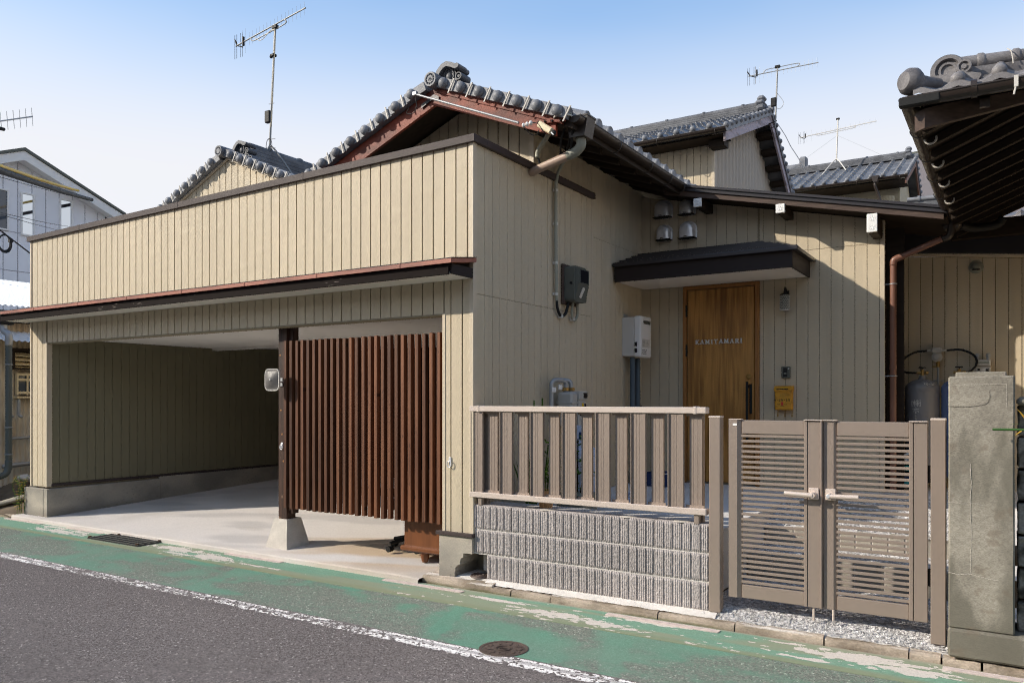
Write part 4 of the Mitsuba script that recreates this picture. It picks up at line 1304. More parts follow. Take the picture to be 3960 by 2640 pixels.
gate('left gate leaf of horizontal bronze grey slats with a small white plate', -1.567, -.985, True)
gate('right gate leaf of horizontal bronze grey slats with a keyhole in its handle', -.980, -.409, False)

# ---------------------------------------------------------------- concrete pillar and stone wall at the right
PL = thing('concrete_pillar', 'weathered grey concrete gate pillar with cracks and a stepped cap', 'pillar')
P0, P1 = -.296, .016
pr = np.array([(5.0, .0), (4.995, .175), (5.03, .185), (5.03, 1.535)])
q = B(P0, P1, 5.005, 5.31, .17, 1.560, .008).subdivide().subdivide().subdivide()
q.vertices += np.stack([smooth_noise(q.vertices, 14, .0025, 5)] * 3, 1)
part(PL, 'shaft', q, 'm_pillar', 40)
part(PL, 'top_slab', B(P0 + .033, P1 - .038, 5.04, 5.28, 1.555, 1.583, .005), 'm_pillar')
q = B(P0 - .002, .75, 4.985, 5.34, .012, .168, .012).subdivide().subdivide().subdivide()
q.vertices += np.stack([smooth_noise(q.vertices, 12, .005, 6)] * 3, 1)
part(PL, 'base', q, 'm_pillar', 40)


def crack(pts, m, w=.0035, seed=0):
    P = curve(pts, 7)
    P = P + np.stack([smooth_noise(P, 60, .004, seed), 0 * P[:, 0], smooth_noise(P, 60, .005, seed + 1)], 1)
    return tube(P, np.abs(np.linspace(w, w * .6, len(P))) * (.6 + .8 * meshkit.noise(P * 90)), 5)


part(PL, 'crack', crack([(-.30, 5.003, 1.395), (-.21, 5.003, 1.393), (-.15, 5.003, 1.398), (-.105, 5.003, 1.420), (-.098, 5.003, 1.48)], 'm_crack_dark', .0013, 2), 'm_crack_dark')
part(PL, 'crack', crack([(-.19, 5.003, 1.08), (-.186, 5.003, .98), (-.19, 5.003, .86), (-.185, 5.003, .72), (-.188, 5.003, .52), (-.192, 5.003, .47)], 'm_crack_light', .0016, 3), 'm_crack_light')
part(PL, 'crack', crack([(-.295, 5.003, .475), (-.24, 5.003, .468), (-.19, 5.003, .478), (-.12, 5.003, .462), (-.06, 5.003, .455)], 'm_crack_light', .0016, 4), 'm_crack_light')
part(PL, 'crack', crack([(-.295, 5.003, .862), (-.24, 5.003, .862), (-.19, 5.003, .866), (-.13, 5.003, .858)], 'm_crack_light', .0011, 5), 'm_crack_light')
part(PL, 'inset_line', cat([B(-.265, -.02, 5.0035, 5.0065, 1.513, 1.5145), B(-.0215, -.02, 5.0035, 5.0065, 1.39, 1.513)]), 'm_crack_light')
SWL = thing('stone_wall', 'dark mossy stone block wall right of the concrete pillar', 'wall')
for r in range(7):
    z0, z1 = .17 + r * .178, .17 + (r + 1) * .178 - .014
    for a, b in (((.03, .36), (.37, .75)) if r % 2 else ((.03, .22), (.23, .6))):
        q = B(a, b, 5.10 + rng.uniform(-.015, .015), 5.4, z0, z1, .008).subdivide().subdivide()
        q.vertices += np.stack([smooth_noise(q.vertices, 18, .012, r)] * 3, 1)
        part(SWL, 'stone', q, 'm_old_stone', 40)
q = B(.025, .8, 5.04, 5.45, 1.40, 1.445, .015).subdivide().subdivide()
q.vertices += np.stack([smooth_noise(q.vertices, 18, .008, 9)] * 3, 1)
part(SWL, 'coping', q, 'm_pillar', 40)
part(SWL, 'core', B(.06, .7, 5.16, 5.38, .16, 1.40), 'm_old_stone')
solo('green_pole', cat([tube([[-.085, 4.93, 1.273], [.5, 4.96, 1.273]], .0065, 10)]), 'm_green_stick', 'thin green garden pole sticking out in front of the concrete pillar', 'pole', 40)


def leaf_mesh(p, d, L, w, droop=.3, n=4, twist=0.0):
    p, d = np.asarray(p, float), np.asarray(d, float) / np.linalg.norm(d)
    s = np.cross(d, [0, 0, 1.0])
    s = s / (np.linalg.norm(s) + 1e-9)
    s = s * math.cos(twist) + np.cross(d, s) * math.sin(twist)
    v, f = [], []
    for i in range(n + 1):
        t = i / n
        c = p + d * L * t + np.array([0, 0, -droop * L * t * t])
        ww = w * math.sin(math.pi * (.08 + .92 * t) ** .8) * .5 if i < n else .0004
        v += [c - s * ww, c + s * ww + [0, 0, .1 * ww]]
    for i in range(n):
        f += [[2 * i, 2 * i + 1, 2 * i + 3], [2 * i, 2 * i + 3, 2 * i + 2]]
    return mesh_of(v, f)


lp = thing('striped_leaf_plant', 'yellow and green pointed leaves at the wall edge behind the green pole', 'plant')
for i, (dx, dz, L) in enumerate(((-.5, 1.0, .14), (-.9, .3, .11), (-.8, -.4, .09), (.2, 1, .16), (.6, .6, .15))):
    part(lp, 'leaf', leaf_mesh((.085, 5.0, 1.29), (dx, -.3, dz), L, .024, .2), 'm_leaf' if i % 2 else 'm_yellow_leaf', True)

# ---------------------------------------------------------------- manhole cover
mh = thing('manhole_cover', 'round cast iron manhole cover with leaf relief in the green lane', 'manhole cover')
mx, my, R = -2.555, 3.955, .150
part(mh, 'frame', lathe([(R * .865, .002), (R * .865, .006), (R * .985, .006), (R, .0), (R * .86, .0)], 48, (mx, my, -.052)), 'm_iron', 40)
part(mh, 'disc', lathe([(0, .004), (R * .845, .004), (R * .85, .002), (R * .85, .0)], 48, (mx, my, -.052)), 'm_iron', 40)
rel = []
for ring, cnt2, sz in ((.62, 9, .021), (.74, 15, .012), (.50, 8, .010)):
    for i in range(cnt2):
        a = i / cnt2 * 2 * math.pi + ring * 5
        for j in range(3 if sz > .02 else 1):
            e = Point(0, 0).buffer(1, 6)
            e = affinity.rotate(affinity.scale(e, sz * rng.uniform(.5, .9), sz * .35), math.degrees(a) + j * 60 + rng.uniform(-25, 25), origin=(0, 0))
            e = affinity.translate(e, R * ring * math.cos(a) + (rng.uniform(-.008, .008)), R * ring * math.sin(a) + rng.uniform(-.008, .008))
            rel.append(ext(e, .0045))
for i in range(7):
    rel.append(ext(affinity.rotate(sbox(-.024 + i * .0065, -.010 - .004 * (i % 2), -.0205 + i * .0065, .012), 20 * (i - 3) / 3, origin='center'), .0045))
for r in (.28, .33):
    rel.append(ext(Point(0, 0).buffer(R * r, 16).difference(Point(0, 0).buffer(R * r - .0025, 16)), .004))
q = cat(rel)
q.apply_translation([mx, my, -.049])
part(mh, 'relief', q, 'm_iron', kind='stuff')

# ---------------------------------------------------------------- fittings on the walls
XW = -3.60
ec = thing('electric_conduit', 'grey green vertical conduit pipe clipped to the shaded side wall', 'pipe')
part(ec, 'pipe', tube(curve([(-3.30, 6.30, 3.86), (-3.36, 6.40, 3.80), (-3.47, 6.47, 3.70), (-3.56, 6.475, 3.58), (-3.572, 6.43, 3.46), (-3.574, 6.425, 3.3), (-3.574, 6.425, 2.9), (-3.574, 6.44, 2.35)], 8), .017, 10), 'm_conduit', True)
for z in (3.37, 3.06, 2.70, 2.41):
    part(ec, 'clip', cat([tube([[-3.574, 6.428, z - .012], [-3.574, 6.428, z + .012]], .0195, 12), B(-3.598, -3.585, 6.40, 6.475, z - .012, z + .012, .002)]), 'm_offwhite', 40)
em = thing('electricity_meter', 'dark grey green electricity meter box with window on a brown backboard', 'meter box')
EY, EZ = 6.72, 2.53
part(em, 'backboard', B(XW, XW + .022, EY - .15, EY + .16, EZ - .195, EZ + .185, .004), 'm_verge_board')
prof = Polygon([(-.10, -.165), (.06, -.165), (.125, -.05), (.125, .165), (-.10, .165)])
body = [(0, XW + .022)]
bx = sbox(EY - .125, EZ - .17, EY + .135, EZ + .165).buffer(-.035).buffer(.035)
bx2 = bx.buffer(-.02)
m1 = to_plane(ext(bx.segmentize(.03), .105), (XW + .022, 0, 0), *SIDE)
part(em, 'case', m1, 'm_meter_dark', 35)
m2 = hexa([(XW + .126, EY - .105, EZ - .05), (XW + .165, EY - .10, EZ + .0), (XW + .126, EY + .115, EZ - .05), (XW + .165, EY + .11, EZ + .0), (XW + .126, EY - .105, EZ + .145), (XW + .165, EY - .10, EZ + .135), (XW + .126, EY + .115, EZ + .145), (XW + .165, EY + .11, EZ + .135)])
part(em, 'front', cat([m2, hexa([(XW + .126, EY - .105, EZ - .155), (XW + .130, EY - .105, EZ - .15), (XW + .126, EY + .115, EZ - .155), (XW + .130, EY + .115, EZ - .15), (XW + .126, EY - .105, EZ - .05), (XW + .165, EY - .10, EZ - .0), (XW + .126, EY + .115, EZ - .05), (XW + .165, EY + .11, EZ + .0)])]), 'm_meter_dark')
part(em, 'window', B(XW + .166, XW + .170, EY - .075, EY + .085, EZ + .005, EZ + .125), 'm_black_gloss')
part(em, 'window_frame', cat([B(XW + .165, XW + .172, EY - .085, EY + .095, EZ + z, EZ + z + .008) for z in (-.003, .126)] + [B(XW + .165, XW + .172, EY + y, EY + y + .008, EZ + .005, EZ + .126) for y in (-.085, .087)]), 'm_meter_dark')
q = B(-.001, .001, -.024, .024, -.052, .052)
q.apply_transform(trimesh.transformations.rotation_matrix(.30, [0, 1, 0]) @ trimesh.transformations.rotation_matrix(-.22, [1, 0, 0]))
q.apply_translation([XW + .150, EY - .005, EZ - .085])
part(em, 'paper_tag', q, 'm_offwhite')
part(em, 'screw', lathe([(0, 0), (.012, 0), (.012, .012), (0, .014)], 12, (XW + .10, EY - .126, EZ), 'y'), 'm_black', 40)
for nm, P, m in (('cable', [(-3.574, 6.44, 2.36), (-3.57, 6.455, 2.27), (-3.57, 6.52, 2.215), (-3.565, 6.60, 2.25), (-3.56, 6.65, 2.36)], 'm_black'), ('cable', [(-3.55, 6.72, 2.36), (-3.56, 6.715, 2.27), (-3.565, 6.735, 2.215), (-3.565, 6.79, 2.20), (-3.56, 6.83, 2.26), (-3.555, 6.82, 2.36)], 'm_conduit')):
    part(em, nm, tube(curve(P, 8), .014, 8), m, True)
for y, z in ((6.515, 2.212), (6.745, 2.208)):
    part(em, 'cable_clip', B(-3.598, -3.550, y - .012, y + .012, z - .018, z + .014, .003), 'm_offwhite')

sv = thing('service_drop', 'pale metal service tube with insulators below the red bargeboard', 'cable support')
part(sv, 'tube', tube([(-4.575, 5.60, 4.20), (-3.47, 5.60, 3.735)], .010, 10), 'm_galv', True)
part(sv, 'clamp', cat([B(-4.60, -4.55, 5.585, 5.62, 4.185, 4.225, .006), tube(curve([(-4.60, 5.60, 4.21), (-4.64, 5.59, 4.25), (-4.66, 5.6, 4.23)], 5), .004, 6)]), 'm_galv')
for x, z in ((-3.42, 3.705), (-3.385, 3.708), (-3.35, 3.712)):
    part(sv, 'insulator', ball((x, 5.60, z), .018, 2, (.8, 1, 1)), 'm_white', True)
part(sv, 'wire', tube(curve([(-4.57, 5.60, 4.19), (-4.56, 5.60, 4.08), (-4.60, 5.60, 4.03), (-4.68, 5.61, 4.05), (-4.66, 5.62, 4.10)], 7), .0035, 6), 'm_black', True)
part(sv, 'wire', tube(curve([(-3.33, 5.60, 3.71), (-3.28, 5.60, 3.69), (-3.24, 5.60, 3.63), (-3.22, 5.62, 3.60)], 7), .004, 6), 'm_black', True)
part(sv, 'wire', tube(curve([(-3.42, 5.60, 3.70), (-3.37, 5.62, 3.63), (-3.32, 5.64, 3.62), (-3.30, 5.65, 3.66)], 7), .004, 6), 'm_black', True)
jb = thing('junction_box', 'small cream junction box hanging tilted at the end of the red bargeboard', 'box')
q = B(-.075, .075, -.022, .022, -.026, .026, .008)
q.apply_transform(trimesh.transformations.rotation_matrix(.62, [0, 1, 0]))
q.apply_translation([-3.225, 5.62, 3.655])
part(jb, 'case', q, 'm_cream')
part(jb, 'terminal', ball((-3.148, 5.62, 3.597), .024, 1, (1, .8, 1)), 'm_black')
part(jb, 'gland', tube([(-3.16, 5.605, 3.60), (-3.135, 5.60, 3.575)], .006, 6), 'm_galv')
lt = thing('eave_light', 'old oval lamp under the right end of the gable tiles', 'lamp')
part(lt, 'shade', lathe([(0, .0), (.06, .005), (.075, .025), (.06, .045), (0, .05)], 20, (-3.10, 5.70, 3.735)), 'm_grey_plastic', True)
part(lt, 'rim', tube([[-3.10 + .075 * math.cos(a), 5.70 + .075 * math.sin(a), 3.738] for a in np.linspace(0, 6.28, 24)], .008, 6, False), 'm_offwhite', True)
cl = thing('cable_bundle', 'loose bundle of dark cables looping under the eave corner', 'cable')
for k, P in enumerate(([(-3.05, 5.78, 3.77), (-3.09, 5.80, 3.66), (-3.16, 5.90, 3.58), (-3.26, 6.0, 3.53), (-3.40, 6.0, 3.46), (-3.47, 5.98, 3.47), (-3.50, 5.96, 3.56)],
                       [(-3.04, 5.76, 3.74), (-3.07, 5.80, 3.63), (-3.13, 5.88, 3.53), (-3.20, 5.92, 3.50), (-3.28, 5.97, 3.54), (-3.24, 6.0, 3.56)],
                       [(-3.10, 5.76, 3.76), (-3.14, 5.80, 3.70), (-3.20, 5.84, 3.60), (-3.27, 5.96, 3.535), (-3.30, 5.98, 3.52)])):
    part(cl, 'cable', tube(curve(P, 8), .0095, 7), 'm_black', True)
part(cl, 'sleeve', tube(curve([(-3.33, 5.93, 3.78), (-3.40, 5.95, 3.70), (-3.49, 5.96, 3.60), (-3.50, 5.96, 3.54)], 6), .022, 10), 'm_conduit', True)

# gas meter by the side wall
gm = thing('gas_meter', 'grey gas meter with galvanised pipes behind the left part of the fence', 'gas meter')
q1 = cat([B(-3.52, -3.36, 6.34, 6.46, 1.18, 1.50, .02), B(-3.525, -3.355, 6.335, 6.465, 1.395, 1.41, .004)])
part(gm, 'case', q1, 'm_meter_grey')
part(gm, 'dial_case', cat([B(-3.53, -3.35, 6.47, 6.64, 1.43, 1.51, .008), B(-3.52, -3.36, 6.475, 6.62, 1.15, 1.428, .008)]), 'm_meter_grey')
part(gm, 'display', B(-3.3495, -3.347, 6.55, 6.625, 1.445, 1.495), 'm_black_gloss')
part(gm, 'label_plate', cat([B(-3.3595, -3.357, 6.535, 6.57, 1.36, 1.40), B(-3.3595, -3.357, 6.535, 6.57, 1.31, 1.345)]), 'm_yellow')
part(gm, 'label_plate', cat([B(-3.3595, -3.357, 6.585, 6.615, 1.34, 1.395), B(-3.3595, -3.357, 6.50, 6.525, 1.28, 1.30)]), 'm_black')
part(gm, 'pipe', tube(curve([(-3.50, 6.21, .5), (-3.50, 6.21, 1.0), (-3.50, 6.21, 1.5), (-3.50, 6.215, 1.575), (-3.49, 6.25, 1.605), (-3.47, 6.33, 1.608), (-3.45, 6.375, 1.595), (-3.45, 6.39, 1.56), (-3.45, 6.39, 1.50)], 6), .021, 12), 'm_galv', True)
part(gm, 'pipe', tube(curve([(-3.54, 6.42, 1.612), (-3.50, 6.46, 1.612), (-3.47, 6.50, 1.60), (-3.46, 6.51, 1.56), (-3.46, 6.51, 1.51)], 6), .021, 12), 'm_galv', True)
for y, z in ((6.21, 1.52), (6.33, 1.545)):
    part(gm, 'pipe_tag', B(-3.482, -3.470, y - .03, y + .035, z - .022, z + .022, .003), 'm_white')
for y in (6.39, 6.51):
    part(gm, 'union', lathe([(.024, 0), (.032, .004), (.032, .03), (.024, .034)], 8, (-3.455, y, 1.51)), 'm_brass', 40)

# water heater on the side wall near the corner
wh = thing('water_heater', 'pale wall mounted gas water heater near the inner corner', 'water heater')
HY0, HY1, HZ0, HZ1 = 8.00, 8.30, 1.895, 2.345
part(wh, 'case', B(-3.624, -3.48, HY0 + .006, HY1 - .006, HZ0 + .012, HZ1 - .01, .006), 'm_offwhite')
part(wh, 'front_cover', B(-3.478, -3.40, HY0 - .0, HY1, HZ0, HZ1, .012), 'm_white')
part(wh, 'exhaust', cat([B(-3.401, -3.397, HY0 + .075, HY1 - .03, HZ1 - .085, HZ1 - .045, .002)]), 'm_black')
part(wh, 'exhaust_fin', cat([B(-3.398, -3.392, HY0 + .08, HY1 - .035, HZ1 - .08 + i * .012, HZ1 - .077 + i * .012) for i in range(3)]), 'm_grey_plastic')
part(wh, 'vent_slot', cat([B(-3.401, -3.3985, HY0 + .03 + j * .016, HY0 + .04 + j * .016, HZ0 + .035 + i * .02, HZ0 + .044 + i * .02) for i in range(3) for j in range(9)] + [B(-3.47, -3.44, HY0 - .002, HY0 + .001, HZ0 + .05 + i * .07, HZ0 + .095 + i * .07) for i in range(2)]), 'm_black')
part(wh, 'data_label', B(-3.4005, -3.398, HY0 + .04, HY1 - .04, HZ0 + .11, HZ0 + .20), 'm_offwhite')
tl = cat([B(-3.3985, -3.397, HY0 + .05 + j * .10, HY0 + .05 + j * .10 + rng.uniform(.04, .085), HZ0 + .118 + i * .011, HZ0 + .1205 + i * .011) for i in range(7) for j in range(2)])
part(wh, 'label_text', tl, 'm_grey_plastic')
part(wh, 'bracket', B(-3.625, -3.60, HY0 + .04, HY0 + .12, HZ1, HZ1 + .03, .002), 'm_galv')
for y in (8.06, 8.20):
    part(wh, 'pipe', tube([(-3.52, y, HZ0), (-3.52, y, .50)], .028, 12), 'm_blue_pipe', 40)
part(wh, 'pipe', tube([(-3.55, 8.13, HZ0), (-3.55, 8.13, HZ0 - .16)], .024, 12), 'm_blue_pipe', 40)
so = thing('wall_socket', 'covered wall socket with a black hanging lead beside the water heater pipes', 'socket')
part(so, 'cover', poly_prism([(-3.62, 1.74), (-3.57, 1.74), (-3.60, 1.82), (-3.62, 1.82)], 'y', 8.33, 8.41), 'm_offwhite')
part(so, 'lead', tube(curve([(-3.59, 8.39, 1.74), (-3.59, 8.42, 1.60), (-3.59, 8.43, 1.42), (-3.58, 8.40, 1.35), (-3.58, 8.35, 1.33), (-3.58, 8.42, 1.32), (-3.58, 8.44, 1.36), (-3.58, 8.30, 1.31)], 8), .006, 6), 'm_black', True)
part(so, 'hose_outlet', lathe([(0, .01), (.02, .01), (.022, 0)], 14, (-3.615, 8.33, 1.55), 'x'), 'm_black', 40)

# vent hoods over the canopy
for (x, z, s, lab) in ((-3.345, 3.50, 1.15, 'stainless vent hood at the upper left of the group of four above the canopy'), (-3.065, 3.50, 1.0, 'stainless vent hood under the first white purlin end above the canopy'),
                       (-3.335, 3.245, 1.0, 'stainless vent hood at the lower left of the group of four above the canopy'), (-3.055, 3.235, 1.1, 'stainless vent hood at the lower right of the group of four above the canopy')):
    k = thing('vent_hood', lab, 'vent hood', 'stainless vent hoods above the canopy')
    w, h = .078 * s, .165 * s
    arch = unary_union([sbox(-w, 0, w, h - w), Point(0, h - w).buffer(w, 12)])
    part(k, 'flange', to_plane(ext(arch.buffer(.012), .010), (x, YD - .001, z), *FRONT), 'm_steel')
    v, f = [], []
    A = np.linspace(0, math.pi, 15)
    outline = [(w, 0.0), (w, (h - w) * .5)] + [(w * math.cos(a), h - w + w * math.sin(a)) for a in A] + [(-w, (h - w) * .5), (-w, 0.0)]
    steps = [(0, 1.0, .0), (.05, 1.0, .0), (.075, .93, .0), (.088, .75, .0), (.094, .4, .0), (.095, .0, 0)]
    for d, sc, _ in steps:
        for a, b in outline:
            v.append((x + a * sc, YD - .011 - d * s, z + (b if b <= 0 else b * (1 if sc == 1 else (.35 + .65 * sc)))))
    nO = len(outline)
    for r in range(len(steps) - 1):
        for i in range(nO - 1):
            a = r * nO + i
            f += [[a, a + 1, a + nO + 1], [a, a + nO + 1, a + nO]]
    part(k, 'hood', mesh_of(v, f), 'm_steel', 50)
    part(k, 'drip_edge', cat([B(x - w - .012, x + w + .012, YD - .10 * s, YD - .012, z - .010, z - .002, .002)]), 'm_black')
    part(k, 'catch', B(x - .022, x + .012, YD - .109 * s, YD - .10 * s, z + .004, z + .013), 'm_black')

# lamp, door phone, letter box right of the door
wl = thing('wall_lamp', 'cylindrical wall lamp with a perforated shade right of the door', 'lamp')
lx, lz = -1.990, 2.44
shade = []
for j in range(9):
    for i in range(16):
        a = i / 16 * 2 * math.pi + (j % 2) * math.pi / 16
        if math.sin(a) < .35:
            shade.append(ball((lx + .0475 * math.cos(a), 8.46 + .0475 * math.sin(a), lz - .068 + j * .017), .0062, 0))
part(wl, 'shade', lathe([(.0465, -.078), (.0465, .078), (.044, .078), (.044, -.078)], 28, (lx, 8.46, lz)), 'm_meter_dark', 40)
part(wl, 'perforation', cat(shade), 'm_offwhite', kind='stuff')
part(wl, 'cap', lathe([(0, .125), (.010, .12), (.014, .10), (.05, .084), (.05, .076), (0, .078)], 24, (lx, 8.46, lz)), 'm_black', 40)
part(wl, 'rim', lathe([(.044, -.086), (.049, -.084), (.049, -.076), (.044, -.076)], 24, (lx, 8.46, lz)), 'm_offwhite', 40)
part(wl, 'arm', cat([tube(curve([(lx, 8.46, lz + .12), (lx, 8.47, lz + .155), (lx, 8.51, lz + .15), (lx, 8.545, lz + .12)], 6), .008, 8), B(lx - .025, lx + .025, 8.53, YD, lz - .07, lz + .13, .004)]), 'm_black', 40)
dp = thing('door_phone', 'small dark grey door phone above the orange letter box', 'door phone')
part(dp, 'case', B(-2.043, -1.952, YD - .024, YD - .001, 1.655, 1.778, .005), 'm_meter_dark')
part(dp, 'panel', B(-2.022, -1.980, YD - .028, YD - .0245, 1.67, 1.765, .002), 'm_black_gloss')
part(dp, 'lens', lathe([(0, .004), (.006, .003), (.007, 0)], 12, (-1.968, YD - .024, 1.755), 'y'), 'm_steel')
part(dp, 'button', B(-2.012, -1.99, YD - .030, YD - .0285, 1.70, 1.712), 'm_grey_plastic')
mb = thing('letter_box', 'orange metal letter box with house number and red label by the door', 'letter box')
part(mb, 'case', B(-2.095, -1.925, YD - .085, YD - .001, 1.325, 1.562, .006), 'm_orange')
part(mb, 'lid', poly_prism([(YD - .10, 1.522), (YD - .10, 1.545), (YD - .06, 1.572), (YD - .001, 1.578), (YD - .001, 1.522)], 'x', -2.102, -1.918), 'm_orange')
part(mb, 'slot', B(-2.075, -1.955, YD - .1015, YD - .0995, 1.536, 1.546), 'm_black')
part(mb, 'front_door', B(-2.088, -1.948, YD - .090, YD - .0855, 1.337, 1.508, .002), 'm_orange')
part(mb, 'name_frame', cat([B(-2.035, -1.985, YD - .093, YD - .0905, z, z + .003) for z in (1.462, 1.485)] + [B(a, a + .003, YD - .093, YD - .0905, 1.465, 1.485) for a in (-2.035, -1.988)]), 'm_brass')
tx = meshkit.text_mesh('4-35-10', .021, .002, True)
tx.apply_translation([-(tx.bounds[0][0] + tx.bounds[1][0]) / 2, 0, 0])
tx.apply_scale([1.25, 1, 1])
part(mb, 'number', to_plane(tx, (-2.018, YD - .0905, 1.418), *FRONT), 'm_black')
part(mb, 'red_label', B(-2.027, -2.008, YD - .0925, YD - .0905, 1.372, 1.408), 'm_red_label')
part(mb, 'vent', cat([B(a, a + .028, YD - .0925, YD - .0905, z, z + .005) for a, z in ((-2.068, 1.380), (-1.995, 1.380), (-2.031, 1.362))]), 'm_black')
for a in (-2.075, -2.003, -1.93):
    part(mb, 'hook', tube(curve([(a, YD - .03, 1.325), (a, YD - .03, 1.285), (a - .006, YD - .03, 1.262), (a + .004, YD - .045, 1.255), (a + .008, YD - .05, 1.27)], 5), .004, 6), 'm_brass', True)

# copper downpipe at the corner
cd = thing('copper_downpipe', 'copper coloured downpipe at the right corner of the entrance wing', 'downpipe')
part(cd, 'pipe', tube([(-.985, 8.60, 2.80), (-.985, 8.60, 1.9), (-.985, 8.60, .5)], .030, 14), 'm_pipe_brown', 40)
part(cd, 'elbow', tube(curve([(-.90, 8.60, 2.838), (-.95, 8.60, 2.82), (-.978, 8.60, 2.80), (-.985, 8.60, 2.75)], 6), .033, 14), 'm_pipe_brown', True)
part(cd, 'upper_pipe', tube([(-.93, 8.60, 2.825), (-.50, 8.58, 2.99)], .030, 14), 'm_pipe_brown', 40)
part(cd, 'joint', tube([(-.985, 8.60, 1.73), (-.985, 8.60, 1.77)], .034, 14), 'm_pipe_brown', 40)
for z in (2.57, 1.665):
    part(cd, 'bracket', cat([tube([(-1.07, 8.60, z), (-.95, 8.60, z)], .007, 8), tube([[-.985 + .034 * math.cos(a), 8.60 + .034 * math.sin(a), z] for a in np.linspace(0, 6.28, 20)], .006, 6, False)]), 'm_galv', 40)
part(cd, 'outlet', tube(curve([(-.48, 8.55, 3.16), (-.48, 8.57, 3.06), (-.50, 8.58, 2.99), (-.56, 8.585, 2.965)], 6), .034, 12), 'm_gutter_brown', True)
lv = thing('louvre_shutter', 'narrow grey louvred shutter edge behind the copper downpipe', 'shutter')
part(lv, 'frame', B(-1.058, -1.03, 9.0, 9.36, 1.0, 2.36, .003), 'm_grey_plastic')
for z in np.arange(1.05, 2.33, .085):
    part(lv, 'slat', hexa([(-1.029, 9.02, z), (-.995, 9.02, z - .02), (-1.029, 9.34, z), (-.995, 9.34, z - .02), (-1.029, 9.02, z + .03), (-.995, 9.02, z + .01), (-1.029, 9.34, z + .03), (-.995, 9.34, z + .01)]), 'm_meter_dark')

# ---------------------------------------------------------------- gas cylinders, regulator, meter at the right
CP = [(0, -.02), (.155, -.02), (.158, .0), (.158, .86)] + [(.158 * math.cos(a), .86 + .095 * math.sin(a)) for a in np.linspace(.1, 1.35, 8)] + [(.034, .965), (.034, .99), (0, .99)]


def cylinder(label, x, y, z, m, top=True):
    k = thing('gas_cylinder', label, 'gas cylinder')
    part(k, 'body', lathe(CP, 36, (x, y, z)), m, 35)
    part(k, 'seam', lathe([(.158, 0), (.1605, .002), (.1605, .006), (.158, .008)], 36, (x, y, z + .835)), m, 35)
    part(k, 'valve', cat([tube([(x, y, z + .97), (x, y, z + 1.05)], .016, 10), tube([(x - .05, y, z + 1.02), (x + .035, y, z + 1.02)], .014, 10), ball((x + .04, y - .01, z + 1.02), .02, 1)]), 'm_brass', 40)
    part(k, 'hand_wheel', cat([tube([[x + .032 * math.cos(a), y + .032 * math.sin(a), z + 1.072] for a in np.linspace(0, 6.28, 16)], .006, 6, False), tube([(x - .03, y, z + 1.072), (x + .03, y, z + 1.072)], .004, 6), tube([(x, y, z + 1.04), (x, y, z + 1.075)], .005, 6)]), 'm_black', True)
    return k


def wrap(m, x, y, z, R):
    """Bend lettering in local (x, y) round a cylinder seen from the street."""
    v = m.vertices.copy()
    a = v[:, 0] / R
    r = R + .0006 + v[:, 2]
    m = m.copy()
    m.vertices = np.stack([x + r * np.sin(a), y - r * np.cos(a), z + v[:, 1]], 1)
    return m


def strokes(lines, w, s):
    return ext(unary_union([LineString(l).buffer(w, cap_style='square') for l in lines]), .001).apply_scale([s, s, 1])


g1 = cylinder('grey gas cylinder with white lettering behind the right gate leaf', -.765, 9.02, .685, 'm_cyl_grey')
kabu = [[(.05, .72), (.45, .72)], [(.25, .98), (.25, .02)], [(.25, .68), (.05, .35)], [(.25, .66), (.42, .42)], [(.58, .95), (.50, .78)], [(.55, .80), (.95, .80)], [(.48, .52), (.98, .52)], [(.74, .98), (.74, .02)], [(.72, .50), (.52, .18)], [(.76, .50), (.98, .18)]]
ho = [[(.05, .70), (.95, .70)], [(.5, .98), (.5, .05), (.40, .08)], [(.25, .50), (.12, .25)], [(.75, .50), (.88, .25)]]
bar = [[(.5, .9), (.5, .1)]]
mu = [[(.50, .92), (.18, .22), (.85, .30)], [(.68, .52), (.92, .10)]]
par = [[(-.12, .95), (-.2, .5), (-.12, .05)], [(1.12, .95), (1.2, .5), (1.12, .05)]]
t0 = 0.0
for gl in (kabu + par, ho, bar, mu):
    q = strokes(gl, .045, .062)
    q.apply_translation([-.075, 0, 0])
    part(g1, 'lettering', wrap(q, -.765, 9.02, 1.365 - t0, .158), 'm_offwhite')
    t0 += .072
q = meshkit.text_mesh('70-5-', .030, .001, True)
v = q.vertices.copy()
aa = v[:, 0] / .15 + .12
rr = .150 - v[:, 1] * .75
q.vertices = np.stack([-.765 + rr * np.sin(aa), 9.02 - rr * np.cos(aa), .685 + .86 + .095 * np.sqrt(np.clip(1 - (rr / .158) ** 2, 0, 1)) + .003], 1)
part(g1, 'lettering', q, 'm_offwhite')
g2 = cylinder('blue grey gas cylinder with blue lettering half hidden by the concrete pillar', -.440, 9.05, .685, 'm_cyl_blue')
q = meshkit.text_mesh('OHOROTAT', .095, .001, True)
q.vertices = np.stack([-q.vertices[:, 1], q.vertices[:, 0], q.vertices[:, 2]], 1)
part(g2, 'lettering', wrap(q, -.440, 9.05, .80, .158), 'm_blue_letter')
rg = thing('gas_regulator', 'grey gas regulator with two black hoses on the wall above the cylinders', 'regulator')
rx, ry, rz = -.655, 9.33, 1.93
part(rg, 'body', cat([B(rx - .045, rx + .045, ry - .03, ry + .03, rz - .015, rz + .045, .008), lathe([(0, .04), (.03, .038), (.034, .02), (.05, .015), (.052, -.02), (0, -.03)], 20, (rx, ry, rz - .055), 'y'), tube([(rx - .09, ry, rz + .012), (rx + .09, ry, rz + .012)], .011, 10)]), 'm_meter_grey', 40)
